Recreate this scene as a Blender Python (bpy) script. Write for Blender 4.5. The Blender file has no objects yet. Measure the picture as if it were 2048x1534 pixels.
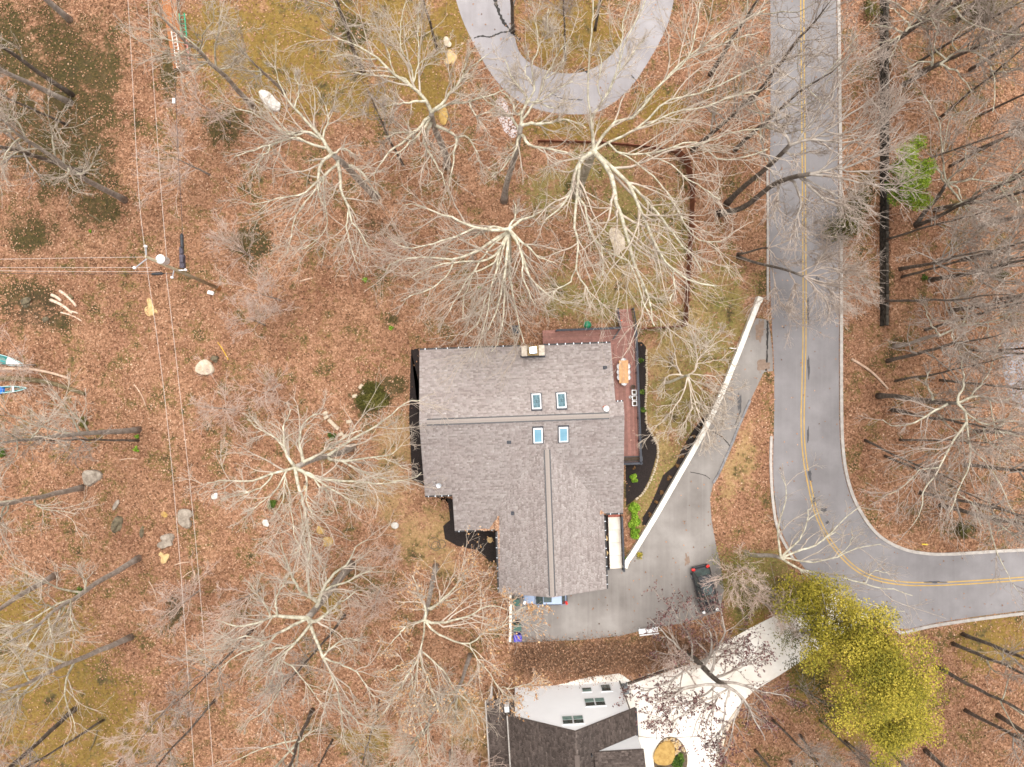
import bpy, bmesh, math, random
import numpy as np

# ------------------------------------------------------------------ camera, sky, sun, exposure
SC = bpy.context.scene
COL = SC.collection
H, F = 68.0, 1365.0                      # flying height (m), focal length in photo pixels
cam = bpy.data.cameras.new('camera'); cam.sensor_width = 36.0; cam.lens = 36.0 * F / 2048.0
cam.clip_start = 0.5; cam.clip_end = 3000.0
cam_o = bpy.data.objects.new('camera', cam); cam_o.location = (0, 0, H); COL.objects.link(cam_o); SC.camera = cam_o

SUN_EL, SUN_AZ = math.radians(77), math.radians(18)      # azimuth measured from +Y towards +X
world = bpy.data.worlds.new('World'); SC.world = world; world.use_nodes = True
wn = world.node_tree; wn.nodes.clear()
w_out = wn.nodes.new('ShaderNodeOutputWorld'); w_bg = wn.nodes.new('ShaderNodeBackground')
w_sky = wn.nodes.new('ShaderNodeTexSky'); w_sky.sky_type = 'NISHITA'; w_sky.sun_disc = False
w_sky.sun_elevation = SUN_EL; w_sky.sun_rotation = SUN_AZ; w_sky.air_density = 1.0; w_sky.dust_density = 4.0; w_sky.ozone_density = 1.0
w_hs = wn.nodes.new('ShaderNodeHueSaturation'); w_hs.inputs['Saturation'].default_value = 0.07   # cloud-veiled sky
wn.links.new(w_sky.outputs[0], w_hs.inputs['Color']); wn.links.new(w_hs.outputs[0], w_bg.inputs[0]); wn.links.new(w_bg.outputs[0], w_out.inputs[0])
w_bg.inputs[1].default_value = 0.15
sun = bpy.data.lights.new('sun', 'SUN'); sun.energy = 1.5; sun.angle = math.radians(50); sun.color = (1.0, 0.95, 0.88)
sun_o = bpy.data.objects.new('sun', sun); COL.objects.link(sun_o)
sun_o.rotation_euler = (math.pi / 2 - SUN_EL, 0, math.pi - SUN_AZ)
SC.view_settings.view_transform = 'Standard'; SC.view_settings.look = 'None'
SC.view_settings.gamma = 1.0; SC.view_settings.use_curve_mapping = False
SC.view_settings.exposure = 0.9
SC.cycles.max_bounces = 5; SC.cycles.diffuse_bounces = 3; SC.cycles.use_denoising = True; SC.cycles.denoiser = 'OPENIMAGEDENOISE'; SC.cycles.denoising_input_passes = 'RGB_ALBEDO_NORMAL'; SC.cycles.denoising_prefilter = 'NONE'
SC.cycles.filter_width = 1.6

random.seed(7); RNG = np.random.default_rng(11)
R = random.uniform

# ------------------------------------------------------------------ place: from the plan to metres
def sstep(a, b, x):
    t = np.clip((np.asarray(x, float) - a) / (b - a), 0, 1); return t * t * (3 - 2 * t)
WALL_X, WALL_END = 36.75, 6.4
def gz(X, Y):
    X = np.asarray(X, float); Y = np.asarray(Y, float)
    t = sstep(WALL_END - 5, WALL_END, Y)
    a = 33.6 + t * (36.85 - 33.6); b = 42.0 + t * (37.15 - 42.0)
    s = np.clip((X - a) / (b - a), 0, 1); s = s * s * (3 - 2 * s)
    z = 1.05 * s * sstep(-15.6, -7.0, Y)
    m = 1 - sstep(-20, -13, X)
    z = z + m * (0.32 * np.sin(X * .21 + 1.3) * np.cos(Y * .17) + .16 * np.sin(X * .5 + Y * .37) + .07 * np.sin(X * 1.1 - Y * .9)) - .1 * m
    return z
def W(x, y, z=0.0):
    s = (H - z) / F; return ((x - 1024) * s, (767 - y) * s, z)
def G(x, y, dz=0.0):                      # photo position of something standing on the ground
    z = 0.0
    for _ in range(3):
        X, Y, _z = W(x, y, z); z = float(gz(X, Y))
    X, Y, _z = W(x, y, z); return (X, Y, z + dz)

def catmull(pts, sub=6):
    p = np.array(pts, float)
    if len(p) < 3: 
        return np.array([p[0] + (p[-1] - p[0]) * t for t in np.linspace(0, 1, sub + 1)])
    q = np.vstack([2 * p[0] - p[1], p, 2 * p[-1] - p[-2]]); out = []
    for i in range(1, len(q) - 2):
        a, b, c, d = q[i - 1], q[i], q[i + 1], q[i + 2]
        for k in range(sub):
            t = k / sub
            out.append(.5 * ((2 * b) + (-a + c) * t + (2 * a - 5 * b + 4 * c - d) * t * t + (-a + 3 * b - 3 * c + d) * t ** 3))
    out.append(p[-1]); return np.array(out)
def resample(p, m):
    p = np.asarray(p, float); d = np.r_[0, np.cumsum(np.linalg.norm(np.diff(p, axis=0), axis=1))]
    t = np.linspace(0, d[-1], m); return np.stack([np.interp(t, d, p[:, k]) for k in range(p.shape[1])], 1)
def in_poly(X, Y, poly):
    X = np.asarray(X); Y = np.asarray(Y); ins = np.zeros(X.shape, bool); n = len(poly)
    for i in range(n):
        x1, y1 = poly[i][:2]; x2, y2 = poly[(i + 1) % n][:2]
        c = (y1 > Y) != (y2 > Y)
        ins ^= c & (X < (x2 - x1) * (Y - y1) / ((y2 - y1) if y2 != y1 else 1e-9) + x1)
    return ins

# ------------------------------------------------------------------ objects
def obj(name, mesh, mat=None, parent=None, loc=None, rot=None):
    o = bpy.data.objects.new(name, mesh); COL.objects.link(o)
    if mat is not None and mesh is not None and not mesh.materials: mesh.materials.append(mat)
    if parent is not None: o.parent = parent
    if loc is not None: o.location = loc
    if rot is not None: o.rotation_euler = rot if hasattr(rot, '__len__') else (0, 0, rot)
    return o
def tag(o, label=None, cat=None, group=None, kind=None):
    if label: o['label'] = label
    if cat: o['category'] = cat
    if group: o['group'] = group
    if kind: o['kind'] = kind
    return o
def thing(name, label, cat, loc=(0, 0, 0), rz=0.0, group=None):
    o = bpy.data.objects.new(name, None); o.empty_display_size = .2; COL.objects.link(o)
    o.location = loc; o.rotation_euler = (0, 0, rz); return tag(o, label, cat, group)
def struct(name, mesh, mat, parent=None):
    o = obj(name, mesh, mat, parent)
    if parent is None: o['kind'] = 'structure'
    return o
def copy_tree(o, parent=None):
    c = o.copy(); COL.objects.link(c); c.parent = parent
    for ch in o.children: copy_tree(ch, c)
    return c
def npmesh(name, V, faces, smooth=False, fcol=None):
    """V (n,3); faces list of integer arrays (k, 3|4)."""
    me = bpy.data.meshes.new(name); V = np.asarray(V, np.float32)
    me.vertices.add(len(V)); me.vertices.foreach_set('co', V.ravel())
    idx = np.concatenate([f.ravel() for f in faces]).astype(np.int32)
    tot = np.concatenate([np.full(len(f), f.shape[1], np.int32) for f in faces])
    st = np.r_[0, np.cumsum(tot)[:-1]].astype(np.int32)
    me.loops.add(len(idx)); me.loops.foreach_set('vertex_index', idx)
    me.polygons.add(len(tot)); me.polygons.foreach_set('loop_start', st)
    if smooth: me.polygons.foreach_set('use_smooth', np.ones(len(tot), bool))
    me.update(calc_edges=True)
    if fcol is not None:
        at = me.attributes.new('tone', 'FLOAT', 'FACE'); at.data.foreach_set('value', np.asarray(fcol, np.float32))
    return me
class MB:
    def __init__(s): s.v = []; s.f = []; s.t = []
    def add(s, vs, fs, tone=.5):
        o = len(s.v); s.v += [tuple(v) for v in vs]; s.f += [tuple(i + o for i in f) for f in fs]; s.t += [tone] * len(fs); return s
    def box(s, c, d, rz=0.0, tone=.5, taper=1.0):
        x, y, z = d[0] / 2, d[1] / 2, d[2] / 2; cr, sr = math.cos(rz), math.sin(rz); vs = []
        for k, (sx, sy, sz) in enumerate(((-1,-1,-1),(1,-1,-1),(1,1,-1),(-1,1,-1),(-1,-1,1),(1,-1,1),(1,1,1),(-1,1,1))):
            tx = taper if sz > 0 else 1; px, py = sx * x * tx, sy * y * tx
            vs.append((c[0] + px * cr - py * sr, c[1] + px * sr + py * cr, c[2] + sz * z))
        return s.add(vs, [(0,3,2,1),(4,5,6,7),(0,1,5,4),(1,2,6,5),(2,3,7,6),(3,0,4,7)], tone)
    def prism(s, poly, z0, z1, tone=.5):
        n = len(poly)
        ar = sum(poly[i][0] * poly[(i + 1) % n][1] - poly[(i + 1) % n][0] * poly[i][1] for i in range(n))
        if ar < 0: poly = poly[::-1]
        vs = [(p[0], p[1], z0) for p in poly] + [(p[0], p[1], z1) for p in poly]
        return s.add(vs, [tuple(range(n - 1, -1, -1)), tuple(range(n, 2 * n))] + [(i, (i + 1) % n, n + (i + 1) % n, n + i) for i in range(n)], tone)
    def cyl(s, a, b, r0, r1=None, n=8, cap=True, tone=.5):
        r1 = r0 if r1 is None else r1; a = np.array(a, float); b = np.array(b, float); d = b - a; d /= np.linalg.norm(d)
        u = np.cross(d, (0, 0, 1) if abs(d[2]) < .9 else (1, 0, 0)); u /= np.linalg.norm(u); w = np.cross(d, u); vs = []
        for p, r in ((a, r0), (b, r1)):
            for k in range(n):
                t = 2 * math.pi * k / n; vs.append(p + (u * math.cos(t) + w * math.sin(t)) * r)
        fs = [(k, (k + 1) % n, n + (k + 1) % n, n + k) for k in range(n)]
        if cap: fs += [tuple(range(n - 1, -1, -1)), tuple(range(n, 2 * n))]
        return s.add(vs, fs, tone)
    def lathe(s, c, prof, n=16, tone=.5):
        vs = []
        for r, z in prof:
            for k in range(n):
                t = 2 * math.pi * k / n; vs.append((c[0] + r * math.cos(t), c[1] + r * math.sin(t), c[2] + z))
        fs = []
        for i in range(len(prof) - 1):
            for k in range(n):
                fs.append((i * n + k, i * n + (k + 1) % n, (i + 1) * n + (k + 1) % n, (i + 1) * n + k))
        fs.append(tuple(range((len(prof) - 1) * n, len(prof) * n))); fs.append(tuple(range(n - 1, -1, -1)))
        return s.add(vs, fs, tone)
    def sweep(s, pts, w, z0, z1, tone=.5, closed=False):
        """rectangular section along a plan polyline; z0,z1 relative to the points' own height"""
        p = np.array([(q[0], q[1], q[2] if len(q) > 2 else 0) for q in pts], float)
        t = np.gradient(p[:, :2], axis=0); t /= np.linalg.norm(t, axis=1)[:, None] + 1e-9
        nrm = np.stack([-t[:, 1], t[:, 0]], 1) * w / 2; vs = []
        for i in range(len(p)):
            for sg, z in ((1, z0), (1, z1), (-1, z1), (-1, z0)):
                vs.append((p[i, 0] + sg * nrm[i, 0], p[i, 1] + sg * nrm[i, 1], p[i, 2] + z))
        fs = []
        for i in range(len(p) - 1):
            for k in range(4):
                fs.append((i * 4 + k, i * 4 + (k + 1) % 4, i * 4 + 4 + (k + 1) % 4, i * 4 + 4 + k))
        n = len(p) - 1; fs += [(3, 2, 1, 0), (n * 4, n * 4 + 1, n * 4 + 2, n * 4 + 3)]
        return s.add(vs, fs, tone)
    def mesh(s, name='m', smooth=False):
        me = bpy.data.meshes.new(name); me.from_pydata(s.v, [], s.f); me.update()
        if smooth: me.polygons.foreach_set('use_smooth', np.ones(len(me.polygons), bool))
        at = me.attributes.new('tone', 'FLOAT', 'FACE'); at.data.foreach_set('value', np.array(s.t, np.float32)); return me
    def build(s, name, mat, parent=None, smooth=False, loc=None, rot=None): return obj(name, s.mesh(name, smooth), mat, parent, loc, rot)
def bevelled(me, w=.02, seg=2):
    bm = bmesh.new(); bm.from_mesh(me); bmesh.ops.bevel(bm, geom=list(bm.edges), offset=w, segments=seg, affect='EDGES', profile=.6); bm.to_mesh(me); bm.free(); return me
def sheet(poly, z):
    me = bpy.data.meshes.new('sheet'); n = len(poly)
    ar = sum(poly[i][0] * poly[(i + 1) % n][1] - poly[(i + 1) % n][0] * poly[i][1] for i in range(n))
    if ar < 0: poly = poly[::-1]
    me.from_pydata([(p[0], p[1], z) for p in poly], [], [tuple(range(n))]); me.update(); return me
def strip(L, Rr, z, n=60):
    a = resample(catmull([W(*p)[:2] for p in L]), n); b = resample(catmull([W(*p)[:2] for p in Rr]), n)
    V = np.r_[np.c_[a, np.full(n, z)], np.c_[b, np.full(n, z)]]; i = np.arange(n - 1)
    return npmesh('strip', V, [np.stack([i, i + n, i + n + 1, i + 1], 1)][::1]), np.r_[a, b[::-1]]

# ------------------------------------------------------------------ materials
def nodes(name):
    m = bpy.data.materials.new(name); m.use_nodes = True; nt = m.node_tree; b = nt.nodes['Principled BSDF']; return m, nt, b
def rampn(nt, fac, stops, interp='LINEAR'):
    r = nt.nodes.new('ShaderNodeValToRGB'); r.color_ramp.interpolation = interp; e = r.color_ramp.elements
    while len(e) < len(stops): e.new(.5)
    for k, (p, c) in enumerate(stops): e[k].position = p; e[k].color = (*c, 1)
    nt.links.new(fac, r.inputs[0]); return r.outputs[0]
def noise(nt, co, sc, det=4, rough=.6, out=0, dist=0.0):
    n = nt.nodes.new('ShaderNodeTexNoise'); n.inputs['Scale'].default_value = sc; n.inputs['Detail'].default_value = det
    n.inputs['Roughness'].default_value = rough; n.inputs['Distortion'].default_value = dist; nt.links.new(co, n.inputs['Vector']); return n.outputs[out]
def voro(nt, co, sc, feat='F1'):
    n = nt.nodes.new('ShaderNodeTexVoronoi'); n.feature = feat; n.inputs['Scale'].default_value = sc; nt.links.new(co, n.inputs['Vector']); return n
def coord(nt, which='Object'): return nt.nodes.new('ShaderNodeTexCoord').outputs[which]
def mixc(nt, fac, a, b, mode='MIX'):
    m = nt.nodes.new('ShaderNodeMix'); m.data_type = 'RGBA'; m.blend_type = mode
    for s, v in ((m.inputs[0], fac), (m.inputs[6], a), (m.inputs[7], b)):
        if hasattr(v, 'is_linked'): nt.links.new(v, s)
        elif isinstance(v, (int, float)): s.default_value = v
        else: s.default_value = (*v, 1)
    return m.outputs[2]
def math_(nt, op, a, b=None, c=None, clamp=False):
    m = nt.nodes.new('ShaderNodeMath'); m.operation = op; m.use_clamp = clamp
    for s, v in zip(m.inputs, (a, b, c)):
        if v is None: continue
        if hasattr(v, 'is_linked'): nt.links.new(v, s)
        else: s.default_value = v
    return m.outputs[0]
def mapr(nt, v, a, b, c, d):
    m = nt.nodes.new('ShaderNodeMapRange'); nt.links.new(v, m.inputs[0])
    for k, q in enumerate((a, b, c, d)): m.inputs[k + 1].default_value = q
    return m.outputs[0]
def attr(nt, name, out='Fac'):
    a = nt.nodes.new('ShaderNodeAttribute'); a.attribute_name = name; return a.outputs[out]
def bump(nt, b, h, strength=.4, dist=.05):
    n = nt.nodes.new('ShaderNodeBump'); n.inputs['Strength'].default_value = strength; n.inputs['Distance'].default_value = dist
    nt.links.new(h, n.inputs['Height']); nt.links.new(n.outputs[0], b.inputs['Normal'])
def pm(name, c1, c2=None, sc=3.0, rough=.8, bmp=.0, rnd=.0, det=5, metal=0.0, tone=None, world_=False, spec=.3):
    """two-tone noise material; rnd = brightness change from object to object; tone=(dark,light) face by face"""
    m, nt, b = nodes(name); co = coord(nt)
    if world_:
        co = nt.nodes.new('ShaderNodeNewGeometry').outputs['Position']
    c2 = c2 or c1; f = noise(nt, co, sc, det, .65); col = rampn(nt, f, [(.32, c1), (.68, c2)])
    if tone:
        t = attr(nt, 'tone'); col = mixc(nt, 1.0, col, rampn(nt, t, [(0, (tone[0],) * 3), (1, (tone[1],) * 3)]), 'MULTIPLY')
    if rnd:
        rn = nt.nodes.new('ShaderNodeObjectInfo').outputs['Random']
        hs = nt.nodes.new('ShaderNodeHueSaturation'); nt.links.new(col, hs.inputs['Color']); nt.links.new(mapr(nt, rn, 0, 1, 1 - rnd, 1 + rnd), hs.inputs['Value']); col = hs.outputs[0]
    nt.links.new(col, b.inputs['Base Color']); b.inputs['Roughness'].default_value = rough; b.inputs['Metallic'].default_value = metal
    b.inputs['Specular IOR Level'].default_value = spec
    if bmp: bump(nt, b, noise(nt, co, sc * 3, 6, .7), bmp, .03)
    return m

# ------------------------------------------------------------------ ground
PATCH = dict(
 moss=[(560,100,190,130),(780,60,150,100),(850,170,60,80),(690,190,140,60),(440,60,70,70),(900,60,40,90),(1130,60,100,85),(1215,90,60,60),(1180,258,130,26),(1320,215,60,40),
       (60,1330,150,150),(150,1450,170,120),(30,1220,80,60),(1990,1285,80,60),(1980,5,80,30),(1500,1250,40,60),(660,1205,40,28),(1010,1480,20,40),(735,1480,60,30),(1640,1330,70,90),(1700,1440,70,60)],
 grass=[(1225,590,140,65),(1260,450,70,110),(1440,600,75,85),(1450,650,50,60),(1385,690,110,90),(1345,800,90,80),(1305,930,60,90),(1290,1010,40,70),(1150,600,60,40),(1340,480,40,110),(1520,1130,70,40),(1480,1170,60,60),(1560,1190,60,40),(1110,380,60,50),(1185,330,70,40)],
 straw=[(1325,720,60,45),(770,980,70,70),(850,1070,70,60),(880,1120,50,40),(800,880,60,50),(1490,900,24,80),(1460,960,20,60),(940,1440,70,60),(980,1490,60,60),(1150,1320,60,20),(1300,880,50,60),(1370,640,50,40),(1250,560,60,30)],
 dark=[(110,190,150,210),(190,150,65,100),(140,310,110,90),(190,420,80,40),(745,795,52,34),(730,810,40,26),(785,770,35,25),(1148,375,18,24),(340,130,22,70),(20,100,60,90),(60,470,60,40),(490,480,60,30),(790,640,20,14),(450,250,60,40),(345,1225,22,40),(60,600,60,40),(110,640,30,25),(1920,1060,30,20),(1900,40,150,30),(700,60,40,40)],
 mud=[(1755,120,24,140),(345,1215,22,36),(70,620,60,40),(770,460,50,30),(1840,1030,60,30)])
def patchval(kind, X, Y):
    v = np.zeros(X.shape)
    for px, py, rx, ry in PATCH[kind]:
        cx, cy, _ = W(px, py); d = np.sqrt(((X - cx) / (rx * .0498)) ** 2 + ((Y - cy) / (ry * .0498)) ** 2)
        v = np.maximum(v, 1 - sstep(.25, 1.55, d))
    return v
def axis(lo, hi, st, extra=()):
    a = list(np.arange(lo, hi + .01, st)); f = [1.6 ** k * 3 for k in range(1, 13)]
    return np.array(sorted(set(np.round([lo - x for x in f] + a + [hi + x for x in f] + list(extra), 3))))
ax_ = axis(-56, 56, .5, (WALL_X + .1, WALL_X + .4)); ay_ = axis(-43, 43, .5)
GX, GY = np.meshgrid(ax_, ay_); GZ = gz(GX, GY); nx, ny = len(ax_), len(ay_)
i, j = np.meshgrid(np.arange(nx - 1), np.arange(ny - 1)); q = (j * nx + i).ravel()
g_me = npmesh('ground', np.c_[GX.ravel(), GY.ravel(), GZ.ravel()], [np.stack([q, q + 1, q + nx + 1, q + nx], 1)], True)
for k in PATCH:
    a = g_me.attributes.new(k, 'FLOAT', 'POINT'); a.data.foreach_set('value', patchval(k, GX, GY).ravel().astype(np.float32))

def ground_mat():
    m, nt, b = nodes('leafy_ground'); co = nt.nodes.new('ShaderNodeNewGeometry').outputs['Position']
    v1 = voro(nt, co, 5.2); v2 = voro(nt, co, 9.0)
    sep = nt.nodes.new('ShaderNodeSeparateColor'); nt.links.new(v1.outputs['Color'], sep.inputs[0])
    sep2 = nt.nodes.new('ShaderNodeSeparateColor'); nt.links.new(v2.outputs['Color'], sep2.inputs[0])
    rnd = math_(nt, 'MULTIPLY_ADD', sep2.outputs[0], .28, math_(nt, 'MULTIPLY_ADD', sep.outputs[0], .34, .19))
    big = noise(nt, co, .16, 5, .6); mid = noise(nt, co, .9, 5, .7)
    rnd = math_(nt, 'ADD', rnd, math_(nt, 'MULTIPLY_ADD', mid, .75, -.40))
    leaf = rampn(nt, rnd, LEAF_RAMP)
    leaf = mixc(nt, mapr(nt, big, .36, .62, 0, .8), leaf, mixc(nt, 1, leaf, (.74, .66, .68), 'MULTIPLY'))
    leaf = mixc(nt, mapr(nt, noise(nt, co, .45, 5, .65), .50, .70, 0, .7), leaf, mixc(nt, 1, leaf, (.52, .44, .40), 'MULTIPLY'))
    fine = noise(nt, co, 4.5, 6, .75); fine2 = noise(nt, co, 1.4, 5, .7)
    shape = noise(nt, co, .33, 4, .6)
    def msk(name, k=.9, off=.0):
        a = math_(nt, 'ADD', attr(nt, name), off); x = math_(nt, 'ADD', a, math_(nt, 'MULTIPLY_ADD', fine2, k * 2.2, -1.1 * k)); x = math_(nt, 'ADD', x, math_(nt, 'MULTIPLY_ADD', fine, 1.5, -.75)); x = math_(nt, 'ADD', x, math_(nt, 'MULTIPLY_ADD', shape, 3.2, -1.6))
        return mapr(nt, x, .30, .85, 0, 1)
    moss = rampn(nt, fine, [(.28, (.055, .034, .007)), (.45, (.145, .094, .017)), (.6, (.225, .15, .034)), (.75, (.31, .20, .08))])
    grass = rampn(nt, fine, [(.28, (.06, .052, .015)), (.45, (.15, .122, .036)), (.58, (.225, .18, .062)), (.74, (.36, .27, .13))])
    grass = mixc(nt, mapr(nt, noise(nt, co, .8, 4, .6), .52, .68, 0, .6), grass, rampn(nt, fine, [(.3, (.05, .075, .012)), (.7, (.16, .19, .04))]))
    straw = rampn(nt, fine, [(.3, (.17, .105, .04)), (.5, (.31, .205, .09)), (.7, (.46, .33, .17))])
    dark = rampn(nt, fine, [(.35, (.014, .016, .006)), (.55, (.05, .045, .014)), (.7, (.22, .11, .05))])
    col = mixc(nt, math_(nt, 'MULTIPLY', msk('moss', .9, .22), .85), leaf, moss); col = mixc(nt, math_(nt, 'MULTIPLY', msk('grass', .9, .14), .85), col, grass)
    col = mixc(nt, math_(nt, 'MULTIPLY', msk('straw'), .65), col, straw)
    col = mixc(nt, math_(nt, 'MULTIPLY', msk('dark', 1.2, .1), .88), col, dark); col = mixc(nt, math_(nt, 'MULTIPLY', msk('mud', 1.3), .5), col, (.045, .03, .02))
    nt.links.new(col, b.inputs['Base Color']); b.inputs['Roughness'].default_value = .9; b.inputs['Specular IOR Level'].default_value = .15
    bump(nt, b, math_(nt, 'ADD', v1.outputs['Distance'], fine), .5, .06)
    return m
LEAF_RAMP = [(.06, (.05, .026, .014)), (.28, (.16, .080, .043)), (.50, (.305, .160, .091)), (.70, (.435, .25, .153)), (.92, (.60, .41, .285))]
M_ground = ground_mat(); struct('ground', g_me, M_ground)

# ------------------------------------------------------------------ roads
def asphalt(name, c1, c2, c3, sc=.35):
    m, nt, b = nodes(name); co = nt.nodes.new('ShaderNodeNewGeometry').outputs['Position']
    f = noise(nt, co, sc, 6, .6); g = noise(nt, co, 14, 4, .8); col = rampn(nt, f, [(.3, c1), (.52, c2), (.72, c3)])
    col = mixc(nt, 1, col, rampn(nt, g, [(.3, (.94,) * 3), (.7, (1.05,) * 3)]), 'MULTIPLY')
    st = nt.nodes.new('ShaderNodeMapping'); st.inputs['Scale'].default_value = (1.6, .05, 1); nt.links.new(co, st.inputs[0])
    col = mixc(nt, mapr(nt, noise(nt, st.outputs[0], 1, 3, .6), .45, .7, 0, .35), col, c3)
    nt.links.new(col, b.inputs['Base Color']); b.inputs['Roughness'].default_value = .85; b.inputs['Specular IOR Level'].default_value = .25
    bump(nt, b, g, .25, .01); return m
M_road = asphalt('worn_asphalt', (.165, .152, .152), (.20, .185, .186), (.24, .223, .224))
M_drive = asphalt('driveway_asphalt', (.15, .132, .120), (.215, .192, .176), (.295, .27, .25), .22)
M_loop = asphalt('old_grey_asphalt', (.235, .214, .217), (.28, .258, .262), (.33, .305, .31), .4)
M_conc = pm('pale_concrete', (.62, .555, .475), (.80, .75, .69), .35, .85, .12, world_=True)
M_kerb = pm('kerb_concrete', (.30, .27, .245), (.44, .40, .365), 2.5, .9, .2, rnd=.08)
M_yellow = pm('worn_yellow_paint', (.36, .22, .055), (.50, .32, .085), 1.6, .8, world_=True)
M_tar = pm('black_tar', (.05, .047, .05), (.085, .08, .082), 4, .7, .1, world_=True)
M_mulch = pm('dark_bark_mulch', (.006, .0045, .0045), (.030, .020, .017), 14, .9, .6, world_=True)
M_white = pm('white_masonry_paint', (.60, .55, .47), (.80, .77, .71), 1.6, .7, .1)

road_L = [(1540,-40),(1541,200),(1538,420),(1540,560),(1543,640),(1548,740),(1548,840),(1546,930),(1550,1000),(1562,1060),(1592,1115),(1640,1168),(1700,1212),(1770,1246),(1810,1258),(1870,1246),(1960,1232),(2090,1216)]
road_R = [(1672,-40),(1675,200),(1677,420),(1678,600),(1678,760),(1680,880),(1690,955),(1712,1015),(1750,1068),(1800,1097),(1850,1107),(1890,1108),(1930,1106),(1960,1104),(1990,1102),(2030,1100),(2060,1099),(2090,1098)]
rd, ROADP = strip(road_L, road_R, .020, 120); struct('road', rd, M_road)
lp, LOOPP = strip([(906,-20),(925,40),(950,92),(985,152),(1030,198),(1085,222),(1150,229),(1200,222),(1255,182),(1300,118),(1335,50),(1352,-20)],
                  [(1026,-20),(1026,40),(1034,92),(1050,118),(1080,136),(1120,146),(1160,145),(1195,132),(1230,102),(1255,66),(1275,30),(1288,-20)], .016, 60)
struct('loop_drive', lp, M_loop)
drive_px = [(1512,636),(1537,640),(1545,700),(1546,742),(1528,744),(1505,792),(1484,838),(1470,880),(1450,925),(1428,962),(1420,995),(1423,1040),(1432,1090),(1442,1130),(1448,1180),(1440,1222),(1370,1246),(1310,1254),(1240,1272),(1160,1280),(1090,1283),(1024,1286),(1020,1186),(1205,1100),(1215,1135),(1252,1138),(1300,1058),(1400,882),(1470,728)]
DRIVEP = [W(*p)[:2] for p in drive_px]; struct('driveway', sheet(DRIVEP, .012), M_drive)
conc_px = [(985,1402),(1050,1386),(1130,1366),(1180,1353),(1240,1347),(1262,1362),(1330,1336),(1372,1322),(1405,1312),(1440,1290),(1500,1256),(1560,1226),(1630,1186),(1720,1180),(1758,1222),(1700,1262),(1630,1304),(1560,1350),(1505,1384),(1478,1412),(1452,1450),(1438,1492),(1425,1560),(1180,1575),(1000,1560)]
CONCP = [W(*p)[:2] for p in conc_px]; struct('concrete_drive', sheet(CONCP, .008), M_conc)
pad = [W(p[0], p[1], 1.05)[:2] for p in ((2004,686),(2060,682),(2075,790),(2065,850),(2016,790),(2006,740))]
struct('grey_pad', sheet(pad, 1.062), pm('grey_gravel_pad', (.22, .21, .23), (.34, .325, .34), 1.5, .9, .2, world_=True))
path_px = [(1000,190),(1012,200),(1022,225),(1034,250),(1040,272),(1024,276),(1008,262),(996,235),(990,205)]
struct('stone_path', sheet([W(*p)[:2] for p in path_px], .010), pm('lilac_gravel', (.36, .30, .29), (.60, .52, .51), 5, .9, .3, world_=True))

def pline(px, n=60): return resample(catmull([W(*p)[:2] for p in px]), n)
cl = [(1604,-40),(1606,200),(1608,420),(1609,640),(1607,760),(1605,840),(1608,905),(1618,965),(1634,1030),(1662,1085),(1702,1130),(1745,1155),(1800,1166),(1860,1168),(1950,1164),(2090,1154)]
C = pline(cl, 160); T = np.gradient(C, axis=0); T /= np.linalg.norm(T, axis=1)[:, None]; N_ = np.stack([-T[:, 1], T[:, 0]], 1)
def flat_line(P, w, z, name, mat, jag=0.0):
    n = len(P); t = np.gradient(P, axis=0); t /= np.linalg.norm(t, axis=1)[:, None] + 1e-9; nn = np.stack([-t[:, 1], t[:, 0]], 1)
    ww = w / 2 * (1 + jag * RNG.uniform(-1, 1, (n, 2))); a = P + nn * ww[:, :1]; b_ = P - nn * ww[:, 1:]
    i = np.arange(n - 1); V = np.r_[np.c_[a, np.full(n, z)], np.c_[b_, np.full(n, z)]]
    return struct(name, npmesh(name, V, [np.stack([i, i + n, i + n + 1, i + 1], 1)]), mat)
flat_line(C + N_ * .15, .11, .026, 'road_marking', M_yellow, .1); flat_line(C - N_ * .15, .11, .026, 'road_marking', M_yellow, .1)
def blot(px, py, rx, ry, z, mat, name, seed):
    rs = np.random.default_rng(seed); n = 40; cx, cy, _ = W(px, py); t = np.linspace(0, 2 * np.pi, n, endpoint=False); r = 1 + sum(rs.uniform(-.2, .2) * np.sin(k_ * t + rs.uniform(0, 6)) for k_ in range(1, 8))
    return struct(name, sheet([(cx + rx * .0498 * r[k] * math.cos(t[k]), cy + ry * .0498 * r[k] * math.sin(t[k])) for k in range(n)], z), mat)
for k, (a, b_, c, d) in enumerate([(1616,620,2,28),(1617,735,2.2,24),(1616,870,2,16),(1620,950,3.5,10),(1628,1000,3,7),(1648,1020,6,4),(1655,1045,4,3),(1870,1164,20,2),(1634,560,4,8),(1478,805,4,16)]):
    blot(a, b_, c, d, .030 if a != 1478 else .018, M_tar, 'tar_patch', k)
for k, (a, b_, c, d) in enumerate([(1520,660,8,22),(1528,730,12,12),(1462,778,5,4),(1462,797,5,4),(1375,1120,5,10)]):
    blot(a, b_, c, d, .0245, pm('mud_stain', (.17, .115, .085), (.26, .19, .145), 3, .9, .1, world_=True), 'dirt_stain', 40 + k)
M_crack = pm('crack_black', (.02, .018, .018), (.05, .045, .04), 6, .9)
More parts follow.
